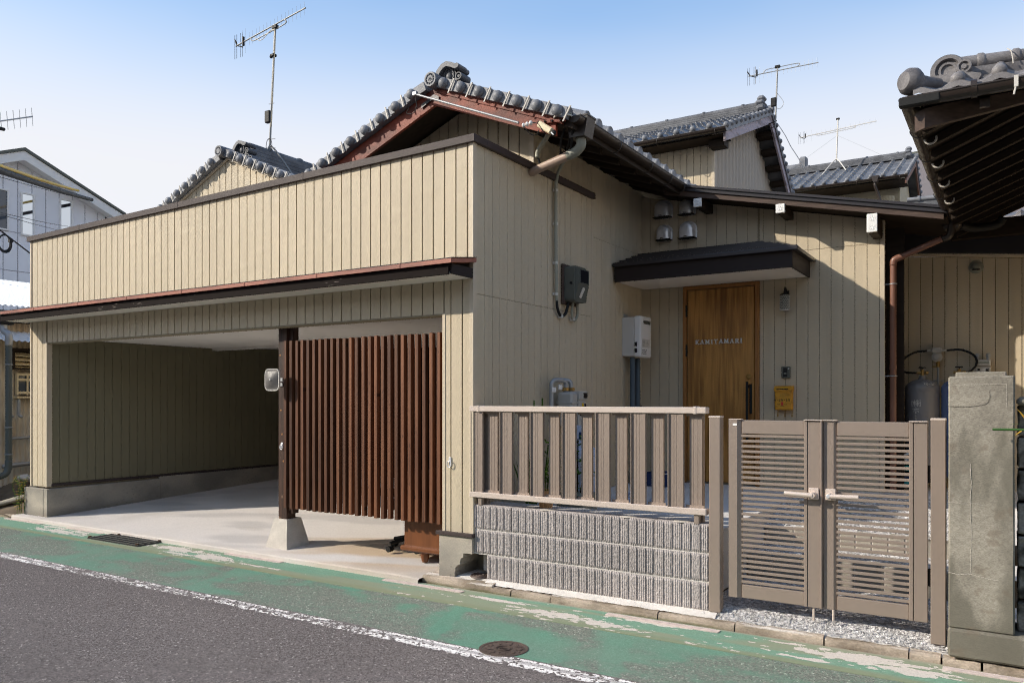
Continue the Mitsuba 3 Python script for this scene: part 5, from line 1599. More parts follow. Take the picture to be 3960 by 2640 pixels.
part(rg, 'cock', cat([tube([(rx + .01, ry, rz - .10), (rx + .01, ry, rz - .16)], .018, 10), tube([(rx - .045, ry - .02, rz - .155), (rx, ry - .02, rz - .155)], .007, 8)]), 'm_brass', 40)
part(rg, 'pipe', tube([(rx + .012, ry, rz - .12), (rx + .012, ry, 1.2)], .011, 10), 'm_galv', 40)
part(rg, 'pipe_clamp', tube([(rx - .03, ry, rz - .30), (rx + .06, ry, rz - .30)], .007, 8), 'm_galv', 40)
part(rg, 'hose', tube(curve([(rx - .09, ry, rz + .012), (rx - .20, ry - .02, rz - .0), (rx - .30, ry - .08, rz - .07), (rx - .325, ry - .16, rz - .16), (rx - .27, ry - .24, rz - .215), (-.815, 9.02, 1.705)], 8), .011, 8), 'm_black', True)
part(rg, 'hose', tube(curve([(rx + .09, ry, rz + .012), (rx + .22, ry - .02, rz + .012), (rx + .335, ry - .08, rz - .05), (rx + .36, ry - .14, rz - .14), (rx + .31, ry - .22, rz - .215), (-.405, 9.05, 1.705)], 8), .011, 8), 'm_black', True)
g3 = thing('gas_meter', 'pale gas meter with two pipe unions above the concrete pillar', 'gas meter')
part(g3, 'case', cat([B(-.302, -.172, 9.24, 9.38, 1.55, 1.765, .006), B(-.300, -.174, 9.225, 9.38, 1.770, 1.832, .005)]), 'm_meter_grey')
part(g3, 'display', B(-.285, -.190, 9.222, 9.2245, 1.792, 1.812), 'm_grey_plastic')
part(g3, 'label_plate', cat([B(-.288, -.268, 9.2375, 9.2395, 1.725, 1.745), B(-.215, -.190, 9.2375, 9.2395, 1.715, 1.74), B(-.28, -.262, 9.2375, 9.2395, 1.67, 1.69)]), 'm_black')
part(g3, 'label_plate', B(-.255, -.222, 9.2375, 9.2395, 1.70, 1.745), 'm_offwhite')
for x in (-.288, -.196):
    part(g3, 'union', cat([tube([(x, 9.30, 1.83), (x, 9.30, 1.90)], .016, 10), lathe([(.016, 0), (.022, .006), (.022, .03), (.016, .036)], 8, (x, 9.30, 1.86))]), 'm_galv', 40)
rv = thing('round_vent', 'round dark metal wall vent above the gas regulator', 'vent')
part(rv, 'flange', lathe([(0, .006), (.062, .006), (.068, 0)], 28, (-.305, 9.40, 2.79), 'y'), 'm_grey_plastic', 40)
v, f = [], []
dome = ball((-.305, 9.395, 2.79), .05, 3, (1, .8, 1))
part(rv, 'dome', dome, 'm_grey_plastic', True)
part(rv, 'opening', B(-.34, -.27, 9.345, 9.37, 2.752, 2.765, .003), 'm_black')
ts = thing('tubular_stand', 'white tubular frame with teal pieces on the ground behind the right gate leaf', 'stand')
for a, b in (((-.99, 8.75), (-.96, 8.75)), ((-.99, 9.0), (-.96, 9.0))):
    part(ts, 'frame', tube(curve([(a[0], a[1], .52), (a[0] + .01, a[1], .75), (a[0] + .05, a[1], .86), (a[0] + .2, a[1], .87), (a[0] + .24, a[1], .52)], 6), .012, 8), 'm_white', True)
for z, m in ((.72, 'm_teal'), (.80, 'm_white'), (.64, 'm_navy'), (.57, 'm_teal')):
    part(ts, 'panel', B(-.96, -.82, 8.78, 8.97, z, z + .05, .01), m)

# ---------------------------------------------------------------- things in the yard behind the fence
yc = thing('gas_cylinder', 'pale blue grey gas cylinder with a collar behind the fence', 'gas cylinder')
part(yc, 'body', lathe([(0, .03), (.13, .03), (.152, .06), (.155, .1), (.155, .42), (.15, .46), (.12, .505), (.05, .53), (0, .53)], 32, (-3.21, 6.24, .50)), 'm_cyl_light', 35)
colr = lathe([(.095, .50), (.095, .70), (.10, .702), (.10, .50)], 32, (-3.21, 6.24, .50))
part(yc, 'collar', colr, 'm_cyl_light', 40)
part(yc, 'collar_slot', cat([B(-3.26 + i * .075, -3.215 + i * .075, 6.138, 6.142, 1.09, 1.15) for i in range(2)]), 'm_navy')
part(yc, 'foot_ring', lathe([(.12, -.0), (.125, .06), (.13, .06), (.13, .0)], 32, (-3.21, 6.24, .50)), 'm_meter_grey', 40)
q = meshkit.text_mesh('0D', .055, .001, True)
part(yc, 'lettering', wrap(q, -3.21, 6.24, .885, .155), 'm_white')
q = ext(sbox(-.12, 0, -.05, .008), .001)
part(yc, 'lettering', wrap(q, -3.21, 6.24, .90, .155), 'm_red_label')
fp = thing('flower_pot', 'terracotta flower pot with a leafy plant standing on the block wall top', 'potted plant')
fx, fy = -3.05, 5.325
struct('planting_edge', B(-3.59, -1.76, 5.256, 5.45, .06, .596, .004), 'm_path', 'concrete strip behind the block wall')
part(fp, 'pot', lathe([(0, 0), (.05, 0), (.066, .11), (.072, .112), (.072, .135), (.062, .135), (.05, .03), (0, .03)], 24, (fx, fy, .598)), 'm_pot', 40)
part(fp, 'soil', lathe([(0, .115), (.06, .115)], 16, (fx, fy, .598)), 'm_soil')
stem = []
for i in range(4):
    a = rng.uniform(0, 6.28)
    stem.append(tube(curve([(fx, fy, .66), (fx + .03 * math.cos(a), fy + .03 * math.sin(a), .85), (fx + .05 * math.cos(a) + .03, fy + .05 * math.sin(a), 1.08)], 4), .004, 5))
part(fp, 'stem', cat(stem), 'm_leaf')
for i in range(60):
    a, z = rng.uniform(0, 6.28), rng.uniform(.76, 1.12)
    r = .045 * (z - .66) / .4
    part(fp, 'leaf', leaf_mesh((fx + r * math.cos(a) + .02, fy + r * math.sin(a), z), (math.cos(a), math.sin(a), rng.uniform(.1, .9)), rng.uniform(.06, .11), .020, .35), 'm_leaf', True)
sp = thing('spiky_plant', 'tall pale green strap leaves rising behind the left end of the fence', 'plant')
for i in range(11):
    a = rng.uniform(0, 6.28)
    part(sp, 'leaf', leaf_mesh((-3.36 + .03 * math.cos(a), 5.62 + .03 * math.sin(a), .52), (.32 * math.cos(a), .32 * math.sin(a), 1), rng.uniform(.45, .70), .034, .10, 6), 'm_leaf', True)
for dx, h in ((-.02, .905), (.03, .925)):
    part(sp, 'bud_stalk', tube([(-3.30 + dx, 5.62, .55), (-3.30 + dx * 1.6, 5.62, .52 + h)], .007, 6), 'm_leaf')
bs = thing('leafy_shrub', 'dark leafy pot shrub behind the fence beside the gas cylinder', 'plant')
for i in range(110):
    a, z = rng.uniform(0, 6.28), rng.uniform(.62, 1.18)
    r = .13 * math.sqrt(rng.uniform(0, 1))
    part(bs, 'leaf', leaf_mesh((-3.05 + r * math.cos(a), 5.85 + r * math.sin(a), z), (math.cos(a), math.sin(a), rng.uniform(-.2, .8)), rng.uniform(.06, .10), .034, .3), 'm_leaf', True)
part(bs, 'stem', cat([tube([(-3.05, 5.85, .5), (-3.05 + .1 * math.cos(a), 5.85 + .1 * math.sin(a), 1.1)], .006, 5) for a in (0.3, 2, 4)]), 'm_dark_wood')
part(bs, 'planter', B(-3.19, -2.93, 5.74, 5.99, .506, .66, .012), 'm_grey_plastic')
tb = thing('blue_tray', 'dark blue plastic tray on the path near the door', 'tray')
part(tb, 'tray', cat([B(-3.38, -3.05, 7.95, 8.35, .507, .52, .003)] + [B(-3.38, -3.37, 7.95, 8.35, .52, .64), B(-3.06, -3.05, 7.95, 8.35, .52, .64), B(-3.369, -3.061, 7.95, 7.96, .52, .64), B(-3.369, -3.061, 8.34, 8.35, .52, .64)]), 'm_navy')
for i in range(4):
    part(tb, 'content', ball((-3.28 + .06 * i, 8.15 + .03 * (i % 2), .60), .05, 1, (1, 1, .7)), 'm_pot' if i % 2 else 'm_white')
sh = thing('sandals', 'pair of pale sandals left on the path behind the fence', 'sandals')
for x, r in ((-2.98, .15), (-2.72, .4)):
    so2 = unary_union([affinity.scale(Point(0, .07).buffer(.045), 1, 1.3), affinity.scale(Point(0, -.07).buffer(.036), 1, 1.2), sbox(-.032, -.08, .032, .08)])
    q = ext(affinity.rotate(so2, math.degrees(r), origin=(0, 0)), .022)
    q.apply_translation([x, 6.72, .507])
    st2 = tube([[x - .05, 6.77, .525], [x, 6.77, .575], [x + .05, 6.77, .525]], .014, 8)
    part(sh, 'sandal', cat([q, st2]), 'm_cyl_light', 40)

# ---------------------------------------------------------------- second gable behind the garage
RG = thing('rear_gable', 'second beige tiled gable behind the left half of the garage', 'house')
R2X, R2Z, S2 = -8.20, 4.475, .425
part(RG, 'gable_wall', poly_prism([(-9.9, 3.0), (-6.5, 3.0), (-6.5, R2Z - .06 - S2 * 1.7), (R2X, R2Z - .06), (-9.9, R2Z - .06 - S2 * 1.7)], 'y', 6.43, 6.5), 'm_backing')
panels(RG, (-9.9, 6.43, 0), (1, 0, 0), (0, -1, 0), 3.4, 3.05, lambda s: R2Z - .065 - S2 * abs(-9.9 + s - R2X), .1142, .0125, .010, .04, name='gable_panel')
for sgn in (-1, 1):
    xe = R2X + sgn * 1.75
    part(RG, 'roof', poly_prism([(R2X, R2Z + .02), (xe, R2Z + .02 - S2 * 1.75), (xe, R2Z - .05 - S2 * 1.75), (R2X, R2Z - .05)], 'y', 6.42, 10.5), 'm_tile_dark')
    verge_tiles(RG, R2X, R2Z, S2, sgn, 6.34, 7 if sgn > 0 else 8, .178 if sgn > 0 else .172, 'm_tile', .14 if sgn > 0 else .22)
part(RG, 'verge_lath', cat([poly_prism([(R2X, R2Z - .05), (R2X + sg * 1.6, R2Z - .05 - S2 * 1.6), (R2X + sg * 1.6, R2Z - .075 - S2 * 1.6), (R2X, R2Z - .075)], 'y', 6.395 + .002 * sg, 6.415) for sg in (-1, 1)]), 'm_trim')
d2 = disc.copy()
d2.apply_translation([R2X - .05 - (RX + .025), 6.31 - 5.60, R2Z + .015 - (RZ - .005)])
part(RG, 'ridge_disc', d2, 'm_tile', 35)
for a in np.arange(0, 2 * np.pi, np.pi / 5):
    part(RG, 'disc_bead', ball((R2X - .05 + .040 * math.cos(a), 6.302, R2Z + .015 + .040 * math.sin(a)), .0065, 1), 'm_tile', True)
oni(RG, (R2X + .10, 6.55, R2Z - .0), .82, 'm_tile_dark')
ridge(RG, (R2X + .03, 6.70, R2Z - .05), (R2X + .03, 10.4, R2Z - .05), .24, .20, 'm_tile_dark', .52, 4)


# ---------------------------------------------------------------- television aerials
def aerial(label, base, top, boom_l, boom_r, z_boom, m, legs=None, stays=(), r=.014, nel=18, box=None, group='television aerials on the roofs', y_el=.0, sub=True):
    k = thing('television_aerial', label, 'aerial', group)
    base, top = np.asarray(base, float), np.asarray(top, float)
    part(k, 'mast', tube([base, (base + top) / 2, top], r, 8), m, True)
    a, b = np.asarray(boom_l, float), np.asarray(boom_r, float)
    part(k, 'boom', tube([a, (a + b) / 2, b], r * .62, 8), m, True)
    if sub:
        u = b - a
        P = [a + u * .22 + [0, 0, -.0], a + u * .26 + [0, 0, -.055 * sub], a + u * .40 + [0, 0, -.06 * sub], a + u * .70 + [0, 0, -.06 * sub], a + u * .735 + [0, 0, -.03 * sub], a + u * .70]
        part(k, 'boom_brace', tube(curve(P, 5), r * .5, 6), m, True)
    for i in range(nel):
        c = a + (b - a) * (.10 + .88 * i / (nel - 1))
        h = .085 * (1 if i > 1 else 1.9)
        part(k, 'element', tube([c - [0, 0, h], c + [0, 0, h]], .0016, 5), 'm_aerial')
    part(k, 'reflector', cat([tube([a + [-.02, 0, .09], a + [.03, 0, 0]], .010, 6), tube([a + [.03, 0, 0], a + [.14, 0, -.045]], .008, 6)] + [tube([a + [dx, 0, -.17], a + [dx, 0, .15]], .003, 5) for dx in (-.02, .02, .10, .13)]), 'm_black', True)
    part(k, 'dipole_box', B(a[0] + .14, a[0] + .165, a[1] - .015, a[1] + .015, a[2] - .03, a[2] + .09, .003), 'm_black')
    part(k, 'clamp', B(top[0] - .045, top[0] + .045, top[1] - .025, top[1] + .025, top[2] - .02, top[2] + .025, .006), 'm_black')
    for e in legs or ():
        part(k, 'leg', tube(curve([base + (top - base) * .08, base + (top - base) * .06 + (np.asarray(e) - base) * .3 + [0, 0, .02], e], 4), r * .8, 8), m, True)
    for e in stays:
        part(k, 'stay_wire', tube([base + (top - base) * .62, e], .0025, 5), 'm_galv')
    if box:
        c = base + (top - base) * box
        part(k, 'amplifier', B(c[0] - .09, c[0] + .0, c[1] - .035, c[1] + .02, c[2] - .07, c[2] + .085, .008), 'm_black')
    return k


aerial('tall television aerial on a tripod over the rear gable ridge', (-8.14, 7.0, 4.60), (-8.03, 7.0, 6.23), (-8.80, 7.0, 6.17), (-7.475, 7.0, 6.335), 0, 'm_aerial', [(-8.165, 6.86, 4.33), (-7.84, 7.12, 4.33), (-8.36, 7.2, 4.58)], box=.30)
k = 'television_aerial'
for z, w in ((5.26, .05), (4.80, .07), (4.68, .07)):
    part(k, 'guy_spike', tube([(-8.10 - w, 7.0, z + .004), (-8.10 + w, 7.0, z - .002)], .004, 5), 'm_galv')
part(k, 'mast_bracket', cat([B(-8.10, -8.03, 6.97, 7.03, 5.86, 5.89, .004), ball((-8.085, 6.98, 5.855), .02, 1)]), 'm_black')
part(k, 'coil', tube([[-8.13 + .055 * math.cos(a), 6.985, 4.72 + .09 * math.sin(a)] for a in np.linspace(0, 12.5, 40)], .004, 5), 'm_black', True)
part(k, 'lead', tube(curve([(-8.45, 7.0, 6.21), (-8.3, 7.0, 6.13), (-8.04, 6.98, 6.2), (-8.01, 6.98, 5.95), (-8.04, 6.98, 5.7), (-8.06, 6.98, 5.2), (-8.09, 6.98, 4.95)], 7), .004, 5), 'm_cream', True)


# ---------------------------------------------------------------- tiled houses further back
def far_house(name, label, X0, Xv, Xw, Ye, Yw, Yr, ze, zr, Yb, zb, wall_m, side_m, cols, rows, board_m, front_panels=None, corr=False):
    k = thing(name, label, 'house')
    Ls = math.hypot(Yr - Ye, zr - ze)
    n = np.array([0, -(zr - ze), Yr - Ye]) / Ls
    v = np.array([0, Yr - Ye, zr - ze]) / Ls
    part(k, 'roof', poly_prism([(Ye, ze), (Yr, zr), (Yr, zr - .10), (Ye, ze - .09)], 'x', X0, Xv - .02), 'm_tile_dark')
    part(k, 'roof', poly_prism([(Yr, zr), (Yb, zb), (Yb, zb - .10), (Yr, zr - .10)], 'x', X0, Xv - .02), 'm_tile_dark')
    tiled_slope(k, (Xv - .27 * cols, Ye, ze), (1, 0, 0), v, cols, rows, .27, Ls / rows, 'm_tile')
    # verge: barge board, tile ends
    for (y0, z0, y1, z1, cnt2) in ((Ye, ze, Yr, zr, rows), (Yr, zr, Yb, zb, int(rows * 1.2))):
        part(k, 'bargeboard', poly_prism([(y0, z0 - .075), (y1, z1 - .075), (y1, z1 - .23), (y0, z0 - .23)], 'x', Xv - .05, Xv - .015), board_m)
        for i in range(cnt2):
            t = (i + .5) / cnt2
            y, z = y0 + (y1 - y0) * t, z0 + (z1 - z0) * t
            dy, dz = (y1 - y0) / cnt2 * .55, (z1 - z0) / cnt2 * .55
            part(k, 'verge_tile', cat([hexa([(Xv - .03, y - dy, z - dz - .085), (Xv + .01, y - dy, z - dz - .085), (Xv - .03, y + dy, z + dz - .075), (Xv + .01, y + dy, z + dz - .075), (Xv - .03, y - dy, z - dz + .02), (Xv + .01, y - dy, z - dz + .02), (Xv - .03, y + dy, z + dz + .05), (Xv + .01, y + dy, z + dz + .05)]), ball((Xv, y - dy, z - dz + .02), .05, 1)]), 'm_tile')
    ridge(k, (X0, Yr, zr - .02), (Xv - .22, Yr, zr - .02), .30, .17, 'm_tile_dark', .75, 4, .055)
    part(k, 'ridge_tail', tube([(Xv - .3, Yr, zr + .03), (Xv + .03, Yr, zr + .03)], .075, 12), 'm_tile', 40)
    part(k, 'ridge_end_ornament', cat([B(Xv - .25, Xv - .10, Yr - .15, Yr + .15, zr + .02, zr + .12, .03), B(Xv - .28, Xv - .12, Yr - .15, Yr + .15, zr + .12, zr + .20, .03), B(Xv - .26, Xv - .11, Yr - .10, Yr + .10, zr + .20, zr + .30, .04)]), 'm_tile')
    part(k, 'wall', B(X0, Xw - .01, Yw + .012, Yb - .3, 0, ze - .02), wall_m)
    part(k, 'gable_wall', poly_prism([(Yw + .02, 2.5), (Yb - .35, 2.5), (Yb - .35, zb - .05), (Yr, zr - .12), (Yw + .02, ze - .02 + (Yw - Ye) * .4)], 'x', Xw - .12, Xw - .008), side_m)
    part(k, 'soffit', B(X0, Xv - .06, Ye + .04, Yw, ze - .105, ze - .092), 'm_dark_wood')
    part(k, 'eave_gutter', half_gutter((X0, Ye - .06, ze - .04), (Xv + .02, Ye - .06, ze - .04), .055), 'm_gutter_brown', 40)
    for x in np.arange(Xv - .15, max(X0, Xv - 4), -.95):
        hook(k, (x, Ye - .06, ze - .075), .062, 'm_gutter_brown', (0, -1, 0))
    return k


h2 = far_house('upper_storey_house', 'tall beige house with tiled gable roof and corrugated side wall rising behind the entrance wing', -9.2, -3.72, -4.085, 12.10, 12.55, 14.85, 5.66, 6.74, 16.75, 5.35, 'm_backing', 'm_corr_tan', 17, 11, 'm_lilac')
panels(h2, (-9.2, 12.562, 0), (1, 0, 0), (0, -1, 0), 9.2 - 4.10, 2.9, 5.80, .1142, .010, .012, .0, name='front_panel')
yy = np.arange(12.55, 16.6, .012)
corr = grid(yy, [2.9, 4.4, 6.0, 7.2], lambda a, b: 0 * a)
cv = corr.vertices.copy()
top = np.where(cv[:, 0] < 14.85, 5.66 + (cv[:, 0] - 12.1) * .392 - .1, 6.74 - (cv[:, 0] - 14.85) * .69 - .1)
cv = np.stack([-4.075 + .02 * np.sin(2 * np.pi * cv[:, 0] / .2), cv[:, 0], np.minimum(cv[:, 1], top)], 1)
part(h2, 'corrugated_wall', mesh_of(cv, corr.faces), 'm_corr_tan', True, label='tan corrugated sheet side wall')
part(h2, 'corner_trim', B(-4.10, -4.05, 12.535, 12.58, 2.9, 5.7), 'm_trim')
part(h2, 'eave_block', B(-4.07, -3.82, 12.30, 12.54, 5.44, 5.54), 'm_dark_wood')
for i in range(5):
    part(h2, 'soffit_step', B(-4.05, -3.78, 15.0 + i * .33, 15.28 + i * .33, 6.34 - i * .225, 6.42 - i * .225), 'm_dark_wood')
aerial('television aerial bracketed to the gable end of the tall beige house', (-3.60, 14.6, 6.33), (-3.56, 14.6, 7.42), (-4.08, 14.6, 7.36), (-2.86, 14.6, 7.34), 0, 'm_aerial', box=.42, nel=16, sub=-1)
k2 = 'television_aerial_001'
for z in (6.36, 6.45):
    part(k2, 'bracket', tube([(-3.72, 14.6, z - .03), (-3.57, 14.6, z)], .010, 6), 'm_black')
part(k2, 'lead', tube(curve([(-3.57, 14.6, 6.95), (-3.47, 14.6, 6.80), (-3.46, 14.6, 6.72), (-3.52, 14.6, 6.66), (-3.57, 14.6, 6.68)], 7), .005, 5), 'm_galv', True)
part(k2, 'lead', tube(curve([(-3.56, 14.6, 6.40), (-3.42, 14.6, 6.15), (-3.33, 14.6, 5.95), (-3.20, 14.6, 5.72), (-3.1, 14.6, 5.5)], 7), .007, 5), 'm_offwhite', True)

h3 = far_house('low_tiled_house', 'low cream house with wavy tiled roof and downpipe right of the corrugated gable', -6.0, -2.10, -2.35, 21.0, 21.9, 23.2, 6.83, 7.78, 24.9, 6.75, 'm_house3', 'm_house3', 14, 8, 'm_pipe_brown')
part(h3, 'hopper', poly_prism([(-2.82, 6.68), (-2.74, 6.68), (-2.69, 6.83), (-2.87, 6.83)], 'y', 20.8, 21.0), 'm_gutter_brown')
part(h3, 'downpipe', tube(curve([(-2.79, 20.9, 6.70), (-2.79, 20.9, 6.60), (-2.73, 20.95, 6.42), (-2.66, 21.0, 6.1)], 5), .035, 8), 'm_gutter_brown', True)
part(h3, 'chimney_breast', tube([(-2.62, 21.75, 4), (-2.62, 21.75, 6.5)], .16, 20), 'm_house3', 40)
aerial('white television aerial standing on two legs on the wavy tiled roof', (-3.97, 22.6, 7.80), (-3.93, 22.6, 8.95), (-4.92, 22.6, 8.62), (-2.98, 22.6, 8.72), 0, 'm_offwhite', [(-4.30, 22.2, 7.36), (-3.66, 22.2, 7.44)], [(-5.6, 22.3, 7.4), (-2.6, 22.4, 7.6)], r=.018, nel=15, sub=.8)
k3 = thing('distant_ridge', 'small dark tiled ridge peeping out left of the white aerial', 'roof')
part(k3, 'roof', poly_prism([(27.0, 8.5), (29, 9.4), (31, 8.5)], 'x', -12, -6.0), 'm_tile_dark')
ridge(k3, (-12, 29, 9.3), (-6.25, 29, 9.3), .4, .35, 'm_tile', .8, 3, .09)
part(k3, 'ridge_end_ornament', B(-6.3, -6.05, 28.85, 29.15, 9.3, 9.95, .05), 'm_tile')
gb = thing('grey_building', 'plain grey panelled building with a white framed window in the distance', 'building')
part(gb, 'wall', B(-3.2, 4, 30.0, 36, 0, 9.70), 'm_grey_panel')
part(gb, 'roof_edge', B(-3.3, 4.1, 29.9, 36.1, 9.70, 9.82), 'm_meter_dark')
part(gb, 'panel_joint', cat([B(x, x + .03, 29.985, 30.0, 3, 9.7) for x in (-3.0, -2.20, -.7)]), 'm_meter_grey')
part(gb, 'window', cat([B(-2.75, -2.28, 29.95, 29.999, 6.9, 7.0), B(-2.36, -2.28, 29.95, 29.999, 7.0, 8.02), B(-2.36, -2.28 - .5, 29.95, 29.999, 7.95, 8.05)]), 'm_white')
part(gb, 'pane', B(-2.75, -2.37, 29.97, 29.99, 7.0, 7.94), 'm_window_dark')
solo('flue_pipe', cat([tube([(-2.62, 31, 9.7), (-2.62, 31, 11.4)], .16, 12), tube([(-2.62, 31, 11.1), (-2.62, 31, 11.3)], .22, 12)]), 'm_offwhite', 'pale flue pipe standing on the grey building beside the big dark eave', 'flue', 40)
rb = thing('low_ridge', 'pale tiled ridge low above the dark sloping roof before the grey building', 'roof')
part(rb, 'ridge_roll', tube([(-2.0, 20.0, 5.965), (-1.0, 20.0, 5.94)], .05, 12), 'm_tile', 40)
part(rb, 'ridge_ring', tube([(-1.79, 20.0, 5.96), (-1.74, 20.0, 5.96)], .07, 12), 'm_tile', 40)
part(rb, 'roof', B(-2.1, 0, 20, 22, 5.6, 5.92), 'm_tile_dark')
lt2 = thing('lower_tiled_roof', 'sunlit wavy tiled roof under the big dark eave at the right', 'roof')
tiled_slope(lt2, (-1.0, 12.6, 3.62), (1, 0, 0), (0, 1, .42), 10, 7, .28, .235, 'm_tile_old')
part(lt2, 'deck', poly_prism([(12.6, 3.60), (14.2, 4.27), (14.2, 4.17), (12.6, 3.5)], 'x', -1.0, 1.8), 'm_tile_dark')

# ---------------------------------------------------------------- big dark eave at the upper right
BE = thing('gate_roof', 'old tiled roof corner with dark rafters and brown gutters jutting in at the right', 'roof')
EX, EY2, EZ2 = -.50, 5.10, 3.165


def hip_z(x, y):
    return EZ2 - .03 + .42 * min(x - EX, y - EY2)


pA, pB, pC, pD, pE = (EX + .03, EY2 + .03), (EX + .03, 9.2), (1.0, 9.2), (1.0, 6.63), (2.2, EY2 + .03)
vs, fs = [], []


def quadz(pts, dz):
    return [(x, y, hip_z(x, y) + dz) for x, y in pts]


side = [(EX + .02, EY2 + .02), (1.0, EY2 + 1.52), (1.0, 9.2), (EX + .02, 9.2)]
frontq = [(EX + .02, EY2 + .02), (2.2, EY2 + .02), (2.2, EY2 + 1.52), (1.0, EY2 + 1.52)]
part(BE, 'roof_boards', cat([mesh_of(quadz(side, -.03), [[0, 1, 2], [0, 2, 3]]), mesh_of(quadz(frontq, -.03), [[0, 1, 2], [0, 2, 3]])]), 'm_dark_wood')
part(BE, 'roof_deck', cat([mesh_of(quadz(side, .05), [[0, 1, 2], [0, 2, 3]]), mesh_of(quadz(frontq, .05), [[0, 1, 2], [0, 2, 3]])]), 'm_tile_old')
for y in np.arange(5.45, 9.2, .30):
    x1 = min(1.0, EX + (y - EY2))
    part(BE, 'rafter', hexa([(EX + .04, y, hip_z(EX + .04, 9) - .095), (x1, y, hip_z(x1, 9) - .10), (EX + .04, y + .05, hip_z(EX + .04, 9) - .095), (x1, y + .05, hip_z(x1, 9) - .10), (EX + .04, y, hip_z(EX + .04, 9) - .04), (x1, y, hip_z(x1, 9) - .04), (EX + .04, y + .05, hip_z(EX + .04, 9) - .04), (x1, y + .05, hip_z(x1, 9) - .04)]), 'm_dark_wood')
for x in np.arange(EX + .35, 1.9, .30):
    y1 = EY2 + min(1.45, x - EX)
    part(BE, 'rafter', hexa([(x, EY2 + .04, hip_z(9, EY2 + .04) - .095), (x + .05, EY2 + .04, hip_z(9, EY2 + .04) - .095), (x, y1, hip_z(9, y1) - .10), (x + .05, y1, hip_z(9, y1) - .10), (x, EY2 + .04, hip_z(9, EY2 + .04) - .04), (x + .05, EY2 + .04, hip_z(9, EY2 + .04) - .04), (x, y1, hip_z(9, y1) - .04), (x + .05, y1, hip_z(9, y1) - .04)]), 'm_dark_wood')
hr = poly_prism([(0, -.17), (1.9, .42 * 1.34 - .17), (1.9, .42 * 1.34 - .06), (0, -.06)], 'y', -.04, .04)
hr = to_plane(hr, (0, 0, 0), (1, 0, 0), (0, 1, 0))
hr.apply_transform(trimesh.transformations.rotation_matrix(math.pi / 4, [0, 0, 1]))
hr.apply_translation([EX + .05, EY2 + .05, EZ2])
part(BE, 'hip_rafter', hr, 'm_verge_board')
part(BE, 'wall_plate', B(.32, .42, 5.9, 9.15, 3.28, 3.42), 'm_dark_wood')
part(BE, 'wall_plate', B(.34, 2.2, 5.86, 5.96, 3.28, 3.40), 'm_verge_board')
part(BE, 'far_board', B(-.52, 1.6, 9.15, 9.24, 3.05, 3.22), 'm_dark_wood')
part(BE, 'front_gutter', half_gutter((EX - .03, EY2, EZ2), (2.2, EY2 - .0, EZ2 - .005), .048), 'm_gutter_brown', 40)
part(BE, 'gutter_corner', B(EX - .05, EX + .16, EY2 - .052, EY2 - .005, EZ2 - .05, EZ2 + .004, .006), 'm_black')
part(BE, 'side_gutter', half_gutter((EX, EY2 - .02, EZ2), (EX, 8.70, EZ2 + .03), .05), 'm_gutter_brown', 40)
part(BE, 'gutter_joint', tube([(-.19, EY2, EZ2 - .004), (-.16, EY2, EZ2 - .004)], .051, 14), 'm_gutter_brown', 40)
part(BE, 'gutter_strap', cat([B(.012, .032, EY2 - .056, EY2 - .045, EZ2 - .05, EZ2 + .01), tube([(.02, EY2 - .05, EZ2 - .05), (.012, EY2 - .05, EZ2 - .09)], .005, 6)]), 'm_offwhite')
for y in (5.72, 6.33, 6.93, 7.55):
    P = [(EX - .045 + .0 + .115 * t, y, EZ2 - .052 - .035 * math.sin(math.pi * t)) for t in np.linspace(0, 1, 8)]
    part(BE, 'gutter_hook', tube([(EX + .062 + .034 * math.cos(a), y, EZ2 - .062 + .034 * math.sin(a)) for a in np.linspace(3.2, 6.6, 10)], .007, 8), 'm_clip', True)
    part(BE, 'gutter_wire', tube([(EX + .054 * math.cos(a), y - .03, EZ2 + .054 * math.sin(a)) for a in np.linspace(3.2, 6.2, 12)], .0035, 6), 'm_black', True)
part(BE, 'outlet_box', B(-.56, -.40, 8.55, 8.72, 3.06, 3.20, .02), 'm_gutter_brown')
part(BE, 'outlet_pipe', tube(curve([(-.42, 8.7, 3.10), (-.30, 8.8, 3.08), (-.12, 8.85, 3.10), (-.06, 8.85, 3.16)], 6), .04, 10), 'm_black', True)
# tiles along the front eave
part(BE, 'corner_tile', cat([lathe([(0, .05), (.05, .045), (.074, .015), (.078, -.02), (.062, -.05), (.045, -.07), (.04, -.12), (.038, -.20), (0, -.22)], 28, (0, 0, 0), 'y')]).apply_transform(trimesh.transformations.rotation_matrix(-.75, [0, 0, 1])).apply_transform(trimesh.transformations.translation_matrix((EX + .0, EY2 + .03, EZ2 + .115))), 'm_tile_old', 40)
for x in (-.255, -.055, .145, .345):
    part(BE, 'eave_boss', cat([ball((x, EY2 + .02, EZ2 + .078), .038, 3, (1, .75, .95)), tube([(x, EY2 + .03, EZ2 + .08), (x, EY2 + .5, EZ2 + .28)], .030, 12)]), 'm_tile_old', 40)
xs = np.linspace(EX + .02, 1.2, 60)
wv = grid(xs, [EY2 - .005, EY2 + .02, EY2 + .45], lambda x, y: EZ2 + .045 + (y - EY2) * .42 + .018 * np.cos((x + .055) / .2 * 2 * np.pi))
part(BE, 'eave_tiles', wv, 'm_tile_old', True)
part(BE, 'eave_tile_edge', grid(xs, [EY2 - .006, EY2 - .004], lambda x, y: EZ2 + np.where(y < EY2 - .005, .01, .045) + .018 * np.cos((x + .055) / .2 * 2 * np.pi)), 'm_tile_old', True)
